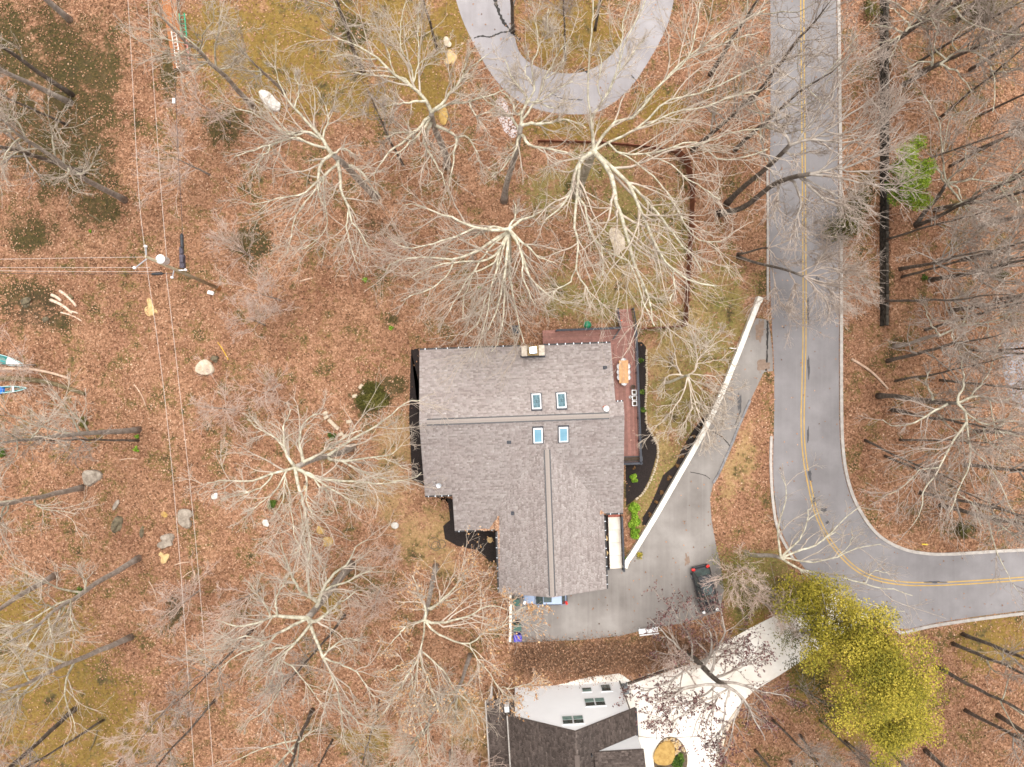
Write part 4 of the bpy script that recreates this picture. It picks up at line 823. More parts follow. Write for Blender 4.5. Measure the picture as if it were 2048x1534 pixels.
# --- utility pole and lines
M_pole = pm('weathered_pole', (.30, .23, .14), (.47, .40, .29), 3, .9, .2); M_wire = pm('pale_cable', (.50, .42, .37), (.60, .52, .47), 2, .6); M_wired = pm('black_cable', (.03, .03, .035), (.05, .05, .06), 2, .6)
pb = np.array(G(437, 577)); pt = np.array(W(291, 513, 13.6)); po = thing('utility_pole', 'weathered utility pole with a white transformer among the leaves', 'utility pole', tuple(pb))
rel = lambda p: tuple(np.array(p) - pb)
MB().cyl((0, 0, -.3), rel(pt), .17, .11, 12).build('pole', M_pole, po, True)
def on_pole(t, dx=0, dy=0): q_ = pb + (pt - pb) * t; return np.array((q_[0] + dx, q_[1] + dy, q_[2]))
tr = W(326, 520, 11.6); dpos = on_pole(.84)
tf = MB().lathe(rel((tr[0], tr[1], tr[2] - .5)), [(.30, 0), (.34, .05), (.34, .85), (.38, .88), (.38, .95), (.2, 1.02), (.02, 1.04)], 20).build('transformer', M_wtrim, po, True)
for s in (-1, 1): MB().cyl(rel((tr[0] + s * .14, tr[1], tr[2] + .5)), rel((tr[0] + s * .16, tr[1], tr[2] + .8)), .04, n=7).build('bushing', M_alu, tf)
MB().cyl(rel(tr), rel(dpos), .05, n=6).build('bracket', M_alu, po)
for e, tt in (((270, 536), .97), ((292, 493), .99), ((372, 540), .62), ((345, 555), .66)):
    z = pb[2] + 13.6 * tt * .98; q_ = W(e[0], e[1], z); MB().cyl(rel(on_pole(tt)), rel(q_), .05, n=6).build('crossarm', M_alu, po); MB().lathe(rel((q_[0], q_[1], q_[2])), [(.05, -.1), (.11, 0), (.07, .08), (.12, .14), (.05, .25)], 10).build('insulator', M_wtrim, po)
MB().cyl(rel(pb + (0, 0, .05)), rel(pb + (0, 0, .5)), .3, .18, 10).build('soil_collar', pm('rusty_earth', (.22, .09, .03), (.32, .14, .05), 4, .9, .3), po)
def wire(pts, z0, z1, sag, mat, r, lab, grp='power lines'):
    P = [W(p[0], p[1], 0) for p in pts]; n = 28; q_ = resample(catmull(pts), n); out = []
    for k, p in enumerate(q_):
        t = k / (n - 1); z = z0 + (z1 - z0) * t - sag * 4 * t * (1 - t); out.append(W(p[0], p[1], z))
    m = MB()
    for a_, b_ in zip(out, out[1:]): m.cyl(a_, b_, r, n=4, cap=False)
    o = m.build('power_line', mat); tag(o, lab, 'power line', grp); return o
wire([(291,513),(277,380),(263,120),(254,-30)], 13.6, 13.6, .6, M_wire, .017, 'pale wire running up the photo from the pole top, left of the pair'); wire([(334,524),(322,380),(306,150),(294,-30)], 11.6, 11.6, .5, M_wire, .017, 'pale wire running up the photo past the transformer, right of the pair')
wire([(291,513),(330,800),(362,1150),(390,1560)], 13.6, 13.2, .8, M_wire, .017, 'left wire running down the photo from the pole'); wire([(332,545),(357,760),(396,1134),(428,1560)], 11.4, 11.4, .8, M_wire, .017, 'right wire running down the photo from the pole')
wire([(290,514),(140,516),(-40,519)], 13.5, 13.5, .3, M_wire, .015, 'topmost wire running left from the pole'); wire([(300,535),(150,535),(-40,535)], 12.6, 12.6, .2, M_wire, .015, 'second wire running left from the pole'); wire([(320,543),(150,543),(-40,541)], 11.0, 11.0, .2, M_wire, .015, 'third wire running left from the pole'); wire([(345,547),(150,548),(-40,546)], 9.0, 9.0, .1, M_wired, .02, 'black cable running left from the pole')
wire([(366,540),(364,440),(356,300),(342,-30)], 8.6, 8.6, .3, M_wired, .02, 'black cable running up the photo right of the pale wires')
for (p, q_, z, r, lab) in (((363.5, 470), (364.5, 494), 8.4, .15, 'upper black splice case hanging on the black cable'), ((305, 548), (324, 547), 9.0, .13, 'black splice case on the cable left of the pole')):
    a_, b_ = np.array(W(*p, z)), np.array(W(*q_, z)); d = (b_ - a_); m = MB(); m.cyl(a_ - d * .15, a_, .04, r, 10); m.cyl(a_, b_, r, r, 10); m.cyl(b_, b_ + d * .15, r, .04, 10); tag(m.build('splice_case', M_black), lab, 'cable box')
a_ = np.array(W(365, 523, 8.2)); tag(obj('cable_box', bevelled(MB().box((0, 0, 0), (.4, 1.2, .35)).box((-.05, .95, 0), (.3, .6, .3)).box((.08, .1, .2), (.28, .5, .3)).mesh(), .03, 1), pm('dark_violet_box', (.03, .025, .035), (.12, .10, .13), 3, .5), None, tuple(a_), .03), 'dark equipment box hanging on the cable beside the pole', 'cable box')
a_ = np.array(W(348, 202, 8.6)); tag(obj('white_marker', bevelled(MB().box((0, 0, 0), (.22, .45, .2)).mesh(), .04), M_wtrim, None, tuple(a_)), 'small white case clipped on the upper part of the black cable', 'cable box')

# --- canoes, ladders, plank platform
def canoe(px0, px1, mat, lab, z=.3, w=.85):
    a_, b_ = np.array(G(*px0)), np.array(G(*px1)); L = np.linalg.norm((b_ - a_)[:2]); ang = math.atan2(b_[1] - a_[1], b_[0] - a_[0]); c = (a_ + b_) / 2
    t = thing('canoe', lab, 'canoe', (c[0], c[1], c[2]), ang); n = 22; V = []; m = 7
    for i in range(n):
        s = -1 + 2 * i / (n - 1); hw_ = w / 2 * max(0, 1 - abs(s) ** 2.2) + .015; rise = .16 * abs(s) ** 3
        for k in range(m):
            u = -1 + 2 * k / (m - 1); V.append((s * L / 2, hw_ * math.sin(u * 1.5), .36 + rise - (.34) * math.cos(u * 1.5)))
    f = [(i * m + k, i * m + k + 1, (i + 1) * m + k + 1, (i + 1) * m + k) for i in range(n - 1) for k in range(m - 1)]
    MB().add(V, [q_[::-1] for q_ in f]).build('hull', mat, t, True); MB().add([(x * .985, y * .95, z_ + .012) for x, y, z_ in V], f).build('inner_hull', pm('canoe_inside', (.02, .16, .15), (.05, .25, .24), 2, .5), t, True)
    for k in (0, m - 1):
        g = MB()
        for i in range(n - 1): g.cyl(V[i * m + k], V[(i + 1) * m + k], .03, n=5, cap=False)
        g.build('gunwale', pm('pale_turquoise', (.40, .66, .66), (.60, .78, .78), 2, .5), t)
    for s in (-.35, .35):
        hw_ = w / 2 * (1 - abs(s) ** 2.2); MB().box((s * L / 2, 0, .33), (.2, hw_ * 1.9, .03)).build('seat', M_wtrim, t)
    return t
M_teal = pm('teal_hull', (.02, .22, .22), (.05, .32, .32), 2, .45)
cn = canoe((-55,704), (57,731), M_teal, 'teal canoe with a white foredeck lying in the leaves at the left edge'); cn2 = canoe((-30,782), (60,776), pm('green_hull', (.03, .28, .20), (.06, .38, .28), 2, .45), 'green canoe beside the mossy fallen trunk at the left edge', w=.6)
L = (W(57, 731)[0] - W(-55, 704)[0]); MB().add([(L * .22, -.33, .44), (L * .22, .33, .44), (L * .49, 0, .53)], [(0, 2, 1)]).add([(L * .22, -.33, .40), (L * .22, .33, .40), (L * .49, 0, .49)], [(0, 1, 2)]).build('foredeck', M_wtrim, cn)
x, y, z = G(2, 780); tag(obj('blue_tarp', rock(.55, .45, .3, 320, 2), pm('blue_tarp', (.01, .10, .42), (.03, .2, .62), 2, .45), None, (x, y, z + .2)), 'crumpled bright blue tarp at the left edge beside the green canoe', 'tarp')
M_plank = pm('orange_brown_plank', (.23, .085, .03), (.36, .15, .06), 3, .75, .1, rnd=.15)
pf = thing('plank_platform', 'long narrow orange-brown plank platform at the top left', 'platform'); p0 = np.array(G(341, -14)); p1 = np.array(G(366, 139)); d = (p1 - p0)[:2]; L = np.linalg.norm(d); ang = math.atan2(d[1], d[0])
n = 7
for k in range(n):
    off = (k - (n - 1) / 2) * .205; MB().box((L / 2, off, 0), (L, .193, .04)).build('plank', M_plank, pf, loc=(p0[0], p0[1], p0[2] + .62 + .02), rot=ang)
for t in (0.05, .35, .65, .95):
    for s in (-1, 1): MB().box((t * L, s * .62, -.32), (.1, .1, .6)).build('leg', M_plank, pf, loc=(p0[0], p0[1], p0[2] + .62), rot=ang)
MB().box((.62 * L, 0, .06), (.10, 1.4, .03)).build('batten', M_plank, pf, loc=(p0[0], p0[1], p0[2] + .62), rot=ang)
def ladder(px0, px1, z, w, mat, lab, rungs=None):
    a_, b_ = np.array(W(*px0, z)), np.array(W(*px1, z)); L = np.linalg.norm((b_ - a_)[:2]); ang = math.atan2(b_[1] - a_[1], b_[0] - a_[0]); t = thing('ladder', lab, 'ladder', tuple(a_), ang); n = rungs or max(5, int(L / .32))
    for s in (-1, 1): MB().box((L / 2, s * w / 2, 0), (L, .085, .10)).build('side_rail', mat, t)
    for k in range(n): x_ = L * (k + .5) / n; MB().cyl((x_, -w / 2 + .04, .0), (x_, w / 2 - .04, .0), .03, n=6).build('rung', mat, t)
ladder((347,62), (359,136), .78, .42, pm('white_ladder', (.66, .55, .47), (.78, .72, .66), 3, .6), 'long pale ladder lying along the left side of the plank platform')
ladder((363.5,27), (368.5,76), .85, .52, pm('green_ladder', (.01, .24, .13), (.03, .36, .20), 2, .45), 'short bright green ladder on the right side of the plank platform', 6)
ladder((369,80), (377,138), .45, .40, pm('faded_red_ladder', (.50, .17, .14), (.66, .34, .30), 3, .6), 'faded red ladder beside the lower end of the plank platform')

# --- logs, sticks and litter lying about
def log(px0, px1, r, mat, lab, cat='log', bend=.06, name='log', grp=None, z=None):
    a_, b_ = np.array(G(*px0)), np.array(G(*px1)); d = b_ - a_; nrm = np.array((-d[1], d[0], 0)); n = 7; P = [a_ + d * k / (n - 1) + nrm * bend * math.sin(math.pi * k / (n - 1)) + np.array((0, 0, r * .8)) for k in range(n)]
    V, f = tube(np.array([P]), np.array([np.linspace(r, r * .75, n)]), 8); me = npmesh(name, V, f, True); o = obj(name, me, mat); tag(o, lab, cat, grp); return o
def tube(P, Rd, s, cap=True):
    """P (n,m,3) polylines, Rd (n,m) radii -> verts, faces"""
    n, m, _ = P.shape; T = np.gradient(P, axis=1); T /= np.linalg.norm(T, axis=2, keepdims=True) + 1e-9
    ref = np.where(np.abs(T[:, :1, 2:3]) < .8, np.array((0, 0, 1.)), np.array((1., 0, 0))); ref = np.repeat(ref, m, 1)
    U = np.cross(T, ref); U /= np.linalg.norm(U, axis=2, keepdims=True) + 1e-9; Wv = np.cross(T, U)
    t = np.arange(s) * 2 * np.pi / s; c, sn = np.cos(t), np.sin(t)
    V = P[:, :, None, :] + Rd[:, :, None, None] * (U[:, :, None, :] * c[None, None, :, None] + Wv[:, :, None, :] * sn[None, None, :, None])
    base = (np.arange(n)[:, None, None] * m + np.arange(m - 1)[None, :, None]) * s; k = np.arange(s)[None, None, :]; k2 = (k + 1) % s
    f = np.stack([base + k, base + k2, base + s + k2, base + s + k], -1).reshape(-1, 4); F_ = [f]
    if cap and s > 3:
        e = (np.arange(n)[:, None] * m + m - 1) * s + np.arange(s)[None, :]; b0 = (np.arange(n)[:, None] * m) * s + np.arange(s)[None, ::-1]; F_ += [e, b0]
    return V.reshape(-1, 3), F_
M_log = pm('bleached_log', (.48, .33, .23), (.72, .58, .46), 4, .9, .3); M_stick = pm('pale_stick', (.42, .27, .18), (.62, .46, .35), 4, .9, .2); M_rot = pm('mossy_log', (.06, .05, .02), (.22, .16, .09), 3, .9, .4)
for a_ in [((105,590),(124,602),.17,'short bleached log at the upper left of the log pile'),((121,582),(154,613),.15,'bleached log at the upper right of the log pile'),((103,600),(146,627),.16,'long bleached log in the middle of the log pile'),((122,625),(164,642),.08,'thin curved bleached branch at the bottom of the log pile'),((140,590),(147,598),.16,'dark stub end behind the log pile'),((142,623),(157,627),.1,'small split piece at the right end of the log pile')]:
    log(a_[0], a_[1], a_[2], M_log if 'dark' not in a_[3] else M_rot, a_[3], grp='log pile')
for a_ in [((0,738),(141,757),.16,'smooth fallen trunk between the two canoes'),((0,757),(172,788),.26,'thick moss-covered fallen trunk above the green canoe'),((600,563),(695,553),.09,'orange-brown fallen limb right of the pink-twigged shrub'),((268,768),(292,812),.06,'straight pale stick beside the left power line'),((180,430),(203,445),.09,'dark broken stick below the leaning trunk at upper left'),((1702,718),(1775,778),.13,'tan fallen trunk in the wood right of the road'),((350,1130),(380,1124),.06,'short bleached stick beside the right power line'),((366,1155),(384,1142),.05,'thin stick slanting below the short bleached stick'),((388,1140),(390,1155),.07,'stubby bleached stick right of the slanting stick'),((298,1162),(314,1200),.05,'curved thin stick left of the power lines'),((195,1460),(180,1500),.09,'short dark stick in the mossy corner'),((240,920),(275,918),.05,'thin stick below the two grey trunks'),((1108,520),(1142,540),.05,'small pale stick in the leaves above the deck'),((1970,435),(1995,455),.06,'short broken stick at the far right')]:
    log(a_[0], a_[1], a_[2], M_rot if 'moss' in a_[3] or 'dark' in a_[3] else M_stick, a_[3], 'log' if a_[2] > .1 else 'stick', name='fallen_log' if a_[2] > .1 else 'stick')
log((436,685), (457,720), .05, pm('yellow_pole', (.62, .36, .02), (.75, .48, .05), 2, .5), 'thin yellow pole lying above the pale cream boulder', 'pole', .03, 'yellow_pole')
log((1843,1088), (1855,1089), .07, pm('yellow_marker', (.75, .5, .04), (.85, .62, .08), 2, .5), 'short yellow marker rod on the leaves inside the road bend', 'marker', 0, 'yellow_marker')
x, y, z = G(423, 586); tag(obj('white_drum', bevelled(MB().box((0, 0, .15), (.62, .36, .3), -.25).mesh(), .1, 3), M_wtrim, None, (x, y, z)), 'white rounded container at the foot of the utility pole', 'container')
x, y, z = G(791, 1050); tag(obj('white_bag', rock(.38, .32, .2, 330, 2), M_rk['white'], None, (x, y, .1)), 'white crumpled bag among the leaves left of the house', 'bag')
x, y, z = G(1464, 697); t = thing('mail_sign', 'small red and white sign lying against the white wall', 'sign', (x, y, 0), -.1); MB().box((0, 0, .3), (.7, .06, .18)).build('panel', M_wtrim, t); MB().box((0.15, .0, .3), (.35, .07, .1)).build('stripe', pm('sign_red', (.5, .03, .04), (.6, .06, .06), 2), t); MB().cyl((-.3, 0, 0), (-.3, 0, .3), .03, n=6).build('stake', M_black, t); MB().cyl((.3, 0, 0), (.3, 0, .3), .03, n=6).build('stake', M_black, t)
m = MB(); x, y, z = G(868, 1086)
for (dx, dy, rr) in ((0, 0, .55), (.75, -.1, .42), (.2, -.3, .45)):
    for k in range(20):
        t0, t1 = k * math.pi / 10, (k + 1) * math.pi / 10; m.cyl((x + dx + rr * math.cos(t0), y + dy + rr * math.sin(t0), .04), (x + dx + rr * math.cos(t1), y + dy + rr * math.sin(t1), .04), .025, n=5, cap=False)
tag(m.build('garden_hose', pm('hose', (.06, .05, .04), (.10, .085, .07), 3, .6)), 'dark coiled garden hose on the straw-coloured grass left of the house', 'hose')
x, y, z = G(1295, 1258); t = thing('white_bench', 'snow-white weathered bench at the bottom edge of the parking area', 'bench', (x, y, 0), .12)
for k in range(3): MB().box((0, -.16 + k * .16, .42), (1.9, .14, .04)).build('seat_slat', M_wtrim, t)
for s in (-1, 1): MB().box((s * .8, 0, .2), (.08, .42, .4)).build('leg', M_wtrim, t)
MB().box((0, -.28, .68), (1.9, .05, .22)).build('backrest', M_wtrim, t)
x, y, z = G(1032, 660); t = thing('black_ac_unit', 'black air-conditioning unit under the branches beside the chimney', 'air conditioner', (x, y, 0), TH); obj('cabinet', bevelled(MB().box((0, 0, .4), (.8, .8, .8)).mesh(), .04), M_black2, t); MB().lathe((0, 0, .8), [(.33, 0), (.33, .03), (.26, .04)], 20).build('fan_guard', M_black, t)
# driveway island pebbles
isl = thing('landscape_island', 'oval island of cream pebbles, rock and green tufts in the pale concrete drive', 'island'); ip = [(W(1341 + 34 * math.cos(t_), 1520 + 47 * math.sin(t_))[0:2]) for t_ in np.linspace(0, 2 * math.pi, 40, endpoint=False)]
MB().prism(ip, 0, .05).build('bed', pm('island_soil', (.06, .04, .03), (.14, .10, .06), 6, .9, .4), isl)
pe = [rock(.10, .075, .06, 400 + k, 1, .2) for k in range(4)]; cnt = 0; rs = random.Random(5)
while cnt < 260:
    px, py = rs.uniform(1310, 1372), rs.uniform(1475, 1512)
    if ((px - 1341) / 32) ** 2 + ((py - 1520) / 45) ** 2 < 1 and py < 1514 - (px - 1310) * .12: x, y, _ = W(px, py); obj('pebble', pe[cnt % 4], M_rk['pale'] if cnt % 3 else M_rk['tan'], isl, (x, y, .075), rs.uniform(0, 3)); cnt += 1

# ------------------------------------------------------------------ trees
def bark(name, a, b_, c=None, sc=2.2, rnd=.12):
    m, nt, bs = nodes(name); co = coord(nt); f = noise(nt, co, sc, 6, .7); col = rampn(nt, f, [(.3, a), (.52, b_), (.7, c or b_)])
    hs = nt.nodes.new('ShaderNodeHueSaturation'); nt.links.new(col, hs.inputs['Color']); nt.links.new(mapr(nt, nt.nodes.new('ShaderNodeObjectInfo').outputs['Random'], 0, 1, 1 - rnd, 1 + rnd), hs.inputs['Value'])
    nt.links.new(hs.outputs[0], bs.inputs['Base Color']); bs.inputs['Roughness'].default_value = .9; bs.inputs['Specular IOR Level'].default_value = .15; return m
B_pale = bark('lichen_bark', (.17, .14, .10), (.46, .42, .32), (.66, .62, .50)); B_limbtwig = bark('pale_twig', (.34, .27, .215), (.48, .40, .325), (.62, .54, .45))
B_grey = bark('grey_bark', (.19, .155, .13), (.33, .285, .245), (.48, .43, .375)); B_dark = bark('dark_bark', (.065, .052, .042), (.14, .115, .095), (.25, .215, .18)); B_tan = bark('tan_bark', (.24, .17, .12), (.38, .29, .22), (.50, .40, .32))
B_gtwig = bark('grey_pink_twig', (.25, .19, .155), (.38, .31, .26), (.53, .455, .395)); B_pink = bark('pinkish_twig', (.42, .30, .24), (.56, .43, .36), (.68, .56, .49)); B_moss = bark('mossy_bark', (.05, .045, .012), (.13, .11, .03), (.30, .26, .18))

def nz(v): return v / (np.linalg.norm(v, axis=-1, keepdims=True) + 1e-9)
def grow(P, Rd, c, t0, t1, lmin, lmax, amin, amax, m, wob, trop, rs, tip=.006, rk=.72, flat=1.0):
    n, M, _ = P.shape; t = np.sort(rs.uniform(t0, t1, (n, c)), 1); x = t * (M - 1); i = np.minimum(x.astype(int), M - 2); fr = (x - i)[..., None]; k = np.arange(n)[:, None]
    a, b_ = P[k, i], P[k, i + 1]; pos = a + (b_ - a) * fr; tan = nz(b_ - a); rad = Rd[k, i] * (1 - fr[..., 0]) + Rd[k, i + 1] * fr[..., 0]
    pl = np.linalg.norm(np.diff(P, axis=1), axis=2).sum(1)[:, None]; ln = pl * rs.uniform(lmin, lmax, (n, c)) * (1.15 - .6 * t)
    rv = rs.normal(0, 1, (n, c, 3)) * np.array((1, 1, flat)); perp = nz(rv - tan * (rv * tan).sum(-1, keepdims=True)); an = rs.uniform(amin, amax, (n, c))[..., None]
    d = nz(tan * np.cos(an) + perp * np.sin(an)).reshape(-1, 3); pos = pos.reshape(-1, 3); ln = ln.reshape(-1); rad = np.maximum(rad.reshape(-1) * rk, tip * 1.15); seg = (ln / (m - 1))[:, None]; out = [pos]
    for s in range(m - 1):
        pos = pos + d * seg; out.append(pos); d = nz(d + rs.normal(0, wob, d.shape) + np.array((0, 0, trop)))
    Q = np.stack(out, 1); r0 = np.minimum(rad, .006 + ln * .024 + tip); return Q, r0[:, None] + (tip - r0)[:, None] * np.linspace(0, 1, m)[None, :] ** .8
def crown(limbs, lr, rs, dens=(8, 6, 3), trop=.045, ang=(.35, .95), tip=.010, ln=((.25, .72), (.32, .75), (.35, .8)), t0=.1):
    parts = []; P, Rd = limbs, lr
    for lev, (c, m, s, wob) in enumerate(zip(dens, (8, 5, 3), (4, 3, 3), (.16, .2, .22))):
        P, Rd = grow(P, Rd, c, t0 if lev == 0 else .15, 1.0, ln[lev][0], ln[lev][1], ang[0], ang[1], m, wob, trop, rs, tip=(tip * 1.7, tip * 1.1, tip * .8)[lev]); parts.append((P, Rd, s))
    return parts
def joined(parts, cap=False):
    Vs, Fs, o = [], [], 0
    for P, Rd, s in parts:
        V, F_ = tube(P, Rd, s, cap); Fs += [f + o for f in F_]; o += len(V); Vs.append(V)
    q = {}
    for f in Fs: q.setdefault(f.shape[1], []).append(f)
    return np.concatenate(Vs), [np.concatenate(v) for v in q.values()]
TREES = []
def hero(label, base, r, hub, hubz, limbs, seed, mt=None, ml=None, mtw=None, dens=(9, 6, 3), lm=14, name='bare_tree', tip=.010, rise=.40, zmax=25, rlimb=.5, rmin=.03):
    rs = np.random.default_rng(seed); b = np.array(G(*base)); hp = np.array(W(hub[0], hub[1], hubz)); t = thing(name, label, 'tree', tuple(b))
    n = 12; tt = np.linspace(0, 1, n)[:, None]; side = rs.normal(0, .12, 3) * (1, 1, 0); tr = b + (hp - b) * tt + side * np.sin(tt * math.pi * 2) ; tr[0, 2] -= .25
    rad = r * (1 - .35 * np.linspace(0, 1, n)); rad[0] *= 1.5; rad[1] *= 1.12
    parts = [(tr[None], rad[None], 9)]; px_ = [np.c_[np.linspace(base[0], hub[0], n), np.linspace(base[1], hub[1], n)]]; p3 = [tr]; rr = [rad]; L3, LR = [], []
    for li, lb in enumerate(limbs):
        pts = np.array(lb, float); q = resample(catmull(pts), lm); A = np.concatenate(px_); B3 = np.concatenate(p3); BR = np.concatenate(rr); d = np.linalg.norm(A - q[0], axis=1); k = int(np.argmin(d))
        z0 = B3[k, 2] if d[k] < 26 else hubz; r0 = min(BR[k] * .78, r * rlimb) if d[k] < 26 else r * .4
        lenm = np.linalg.norm(np.diff(pts, axis=0), axis=1).sum() * .042; z1 = min(zmax, z0 + rise * lenm + rs.uniform(-.5, 1.0)); z1 = max(z1, z0 + .3)
        zz_ = z0 + (z1 - z0) * np.linspace(0, 1, lm) ** .9
        Q = np.array([W(q[j_, 0], q[j_, 1], zz_[j_]) for j_ in range(lm)])
        if d[k] < 26: Q += (B3[k] - Q[0]) * np.exp(-np.arange(lm) / 1.5)[:, None]
        jit = rs.normal(0, .13, (lm, 3)); jit[0] = 0; jit = np.cumsum(jit, 0) * .45; jit -= np.linspace(0, 1, lm)[:, None] * jit[-1] * .6; Q += jit
        r0 = min(r0, .05 + lenm * .028); ra = r0 + (rmin - r0) * np.linspace(0, 1, lm) ** .85; ra = np.maximum(ra, rmin)
        px_.append(q); p3.append(Q); rr.append(ra); L3.append(Q); LR.append(ra)
    Lm, Lr = np.array(L3), np.array(LR); V, f = joined(parts, True); obj('trunk', npmesh('trunk', V - b, f, True), mt or B_grey, t)
    V, f = joined([(Lm, Lr, 6)]); obj('limbs', npmesh('limbs', V - b, f, True), ml or B_pale, t)
    cp_ = crown(Lm, Lr, rs, dens, tip=tip); V, f = joined(cp_); obj('crown', npmesh('crown', V - b, f), mtw or B_limbtwig, t); TREES.append(t)
    return t, cp_, b

hero('biggest pale-limbed tree, spreading over the fenced yard right of centre', (1152,386), .5, (1187,302), 11, [
 [(1187,300),(1183,262),(1182,236),(1212,196)],[(1182,236),(1174,180),(1178,120),(1186,50),(1190,-10)],[(1205,200),(1196,170),(1200,130),(1195,100)],[(1212,196),(1236,140),(1252,88),(1282,20),(1296,-20)],[(1215,190),(1238,150),(1262,112),(1290,80)],[(1240,140),(1246,60),(1262,0)],
 [(1190,297),(1215,262),(1238,238),(1275,230),(1292,205),(1322,165),(1365,118),(1390,98),(1432,68),(1482,40),(1532,12)],[(1365,118),(1410,100),(1460,78),(1520,62)],[(1285,212),(1300,190),(1345,150),(1380,110),(1395,60),(1400,10)],
 [(1195,296),(1235,272),(1265,262),(1302,228),(1335,195),(1410,178),(1490,140),(1540,120)],[(1265,262),(1300,245),(1350,222),(1410,212),(1470,195),(1530,180)],
 [(1232,276),(1248,306),(1292,312),(1335,302),(1382,286),(1410,300),(1440,322),(1490,316),(1535,300)],[(1335,302),(1400,292),(1460,270),(1520,262)],
 [(1187,302),(1162,326),(1150,352),(1140,400),(1120,425),(1096,442)],[(1162,326),(1156,380),(1147,440),(1152,500),(1150,548),(1170,580),(1182,598)],[(1150,548),(1132,570),(1110,592)],[(1160,390),(1170,402),(1182,452),(1202,482),(1240,506),(1266,520),(1282,572),(1296,612),(1312,650)],[(1200,480),(1206,520),(1204,545)],
 [(1190,304),(1222,350),(1228,395),(1242,440),(1262,500),(1278,545),(1300,600),(1306,645)],[(1195,306),(1236,346),(1262,372),(1272,402),(1292,442),(1312,492),(1342,532),(1386,562),(1428,572)],[(1262,372),(1292,402),(1322,434),(1352,482),(1390,520),(1402,545)],[(1245,300),(1286,332),(1320,362),(1352,412),(1382,462),(1408,480),(1442,482)],[(1290,318),(1340,330),(1382,360),(1412,380),(1440,400)],[(1282,572),(1300,590),(1330,600)],[(1342,532),(1350,570),(1340,600)]], 1, mt=B_pale, rise=.30, zmax=22, rmin=.05)
hero('white-limbed tree fanning down towards the chimney, top centre', (1016,520), .34, (1018,458), 10, [
 [(1016,458),(985,460),(942,452),(902,436),(866,424),(830,410),(805,412)],[(942,452),(902,474),(848,490),(802,492),(772,470)],[(1014,462),(986,480),(956,500),(910,516),(850,512),(802,518),(772,530),(768,545)],[(910,516),(896,546),(866,572),(836,586),(802,602)],[(1012,466),(992,508),(962,520),(902,528),(862,536),(822,556)],[(1006,470),(986,520),(962,536),(940,546),(912,590),(900,622)],
 [(1015,464),(1000,502),(990,560),(976,602),(964,642),(936,672)],[(1015,466),(1002,522),(986,590),(976,642),(960,690),(950,715)],[(1018,466),(1010,522),(1005,582),(990,632),(978,662)],[(1020,466),(1018,522),(1015,572),(1010,622),(998,682),(985,700)],[(1022,460),(1042,502),(1062,546),(1092,580),(1132,606)],[(1022,462),(1036,492),(1046,522),(1052,562),(1072,612)],[(1022,460),(1050,490),(1072,512),(1094,520),(1114,526)],[(1020,456),(1046,440),(1072,430),(1102,416)],[(1020,470),(1024,572),(1040,642),(1052,692)],[(1012,460),(990,452),(955,470),(930,480)],[(1020,454),(1030,430),(1028,400)],[(1010,462),(960,530),(930,600),(925,640)]], 2, mt=B_pale, rise=.28, zmax=20, dens=(9,6,3))
hero('pale tree with a forked crown above the top yard, left of the loop drive', (894,330), .34, (863,224), 12, [
 [(863,224),(854,204),(826,172),(790,148),(760,120),(715,95),(670,75),(640,58)],[(826,172),(800,150),(748,146),(690,140)],[(838,162),(820,122),(802,96),(800,50),(808,8)],[(840,165),(838,130),(836,82),(835,40),(842,-5)],[(838,125),(870,110),(892,88)],[(865,222),(890,210),(906,190),(926,164),(946,138),(978,108)],[(866,224),(900,212),(936,208),(985,190),(1015,178)],[(936,208),(956,232),(988,214)],[(856,232),(830,262),(790,290),(770,312),(744,352)],[(858,236),(836,272),(800,302),(778,322)],[(862,242),(850,272),(856,292),(882,342),(892,372)],[(872,254),(915,272),(910,302),(905,342),(894,384)],[(915,272),(934,272),(952,302),(966,332)],[(760,120),(730,120),(700,110),(660,112)],[(790,148),(780,110),(760,70),(750,40)],[(926,164),(930,130),(945,105)],[(830,262),(800,262),(770,270)],[(852,200),(800,205),(770,215)]], 3, ml=B_pale, rise=.33, zmax=24)
hero('pale spreading tree left of centre whose limbs droop over the leaf litter', (752,392), .34, (664,308), 14, [
 [(664,308),(642,276),(612,240),(590,214),(574,190),(560,160),(552,130)],[(656,302),(616,288),(590,280),(546,292),(510,302),(470,312)],[(640,275),(612,264),(580,270),(552,286),(530,310)],[(612,270),(576,264),(546,246),(510,226),(470,214)],[(575,262),(550,240),(530,215),(500,195)],[(662,312),(645,322),(640,352),(638,382),(646,412)],[(668,318),(676,342),(682,382),(700,422),(706,446),(722,472),(740,500)],[(690,326),(716,336),(742,366),(762,396)],[(666,306),(690,300),(712,306)],[(662,332),(612,386),(572,396),(530,406),(500,408)],[(652,342),(622,392),(596,432),(580,482),(578,505)],[(648,350),(650,400),(655,440),(640,470),(600,500)],[(700,422),(690,450),(696,480),(712,520)],[(590,214),(600,180),(590,150)],[(546,292),(520,320),(505,350)],[(640,276),(650,240),(645,200),(630,170)]], 4, ml=B_pale, rise=.30, zmax=24)
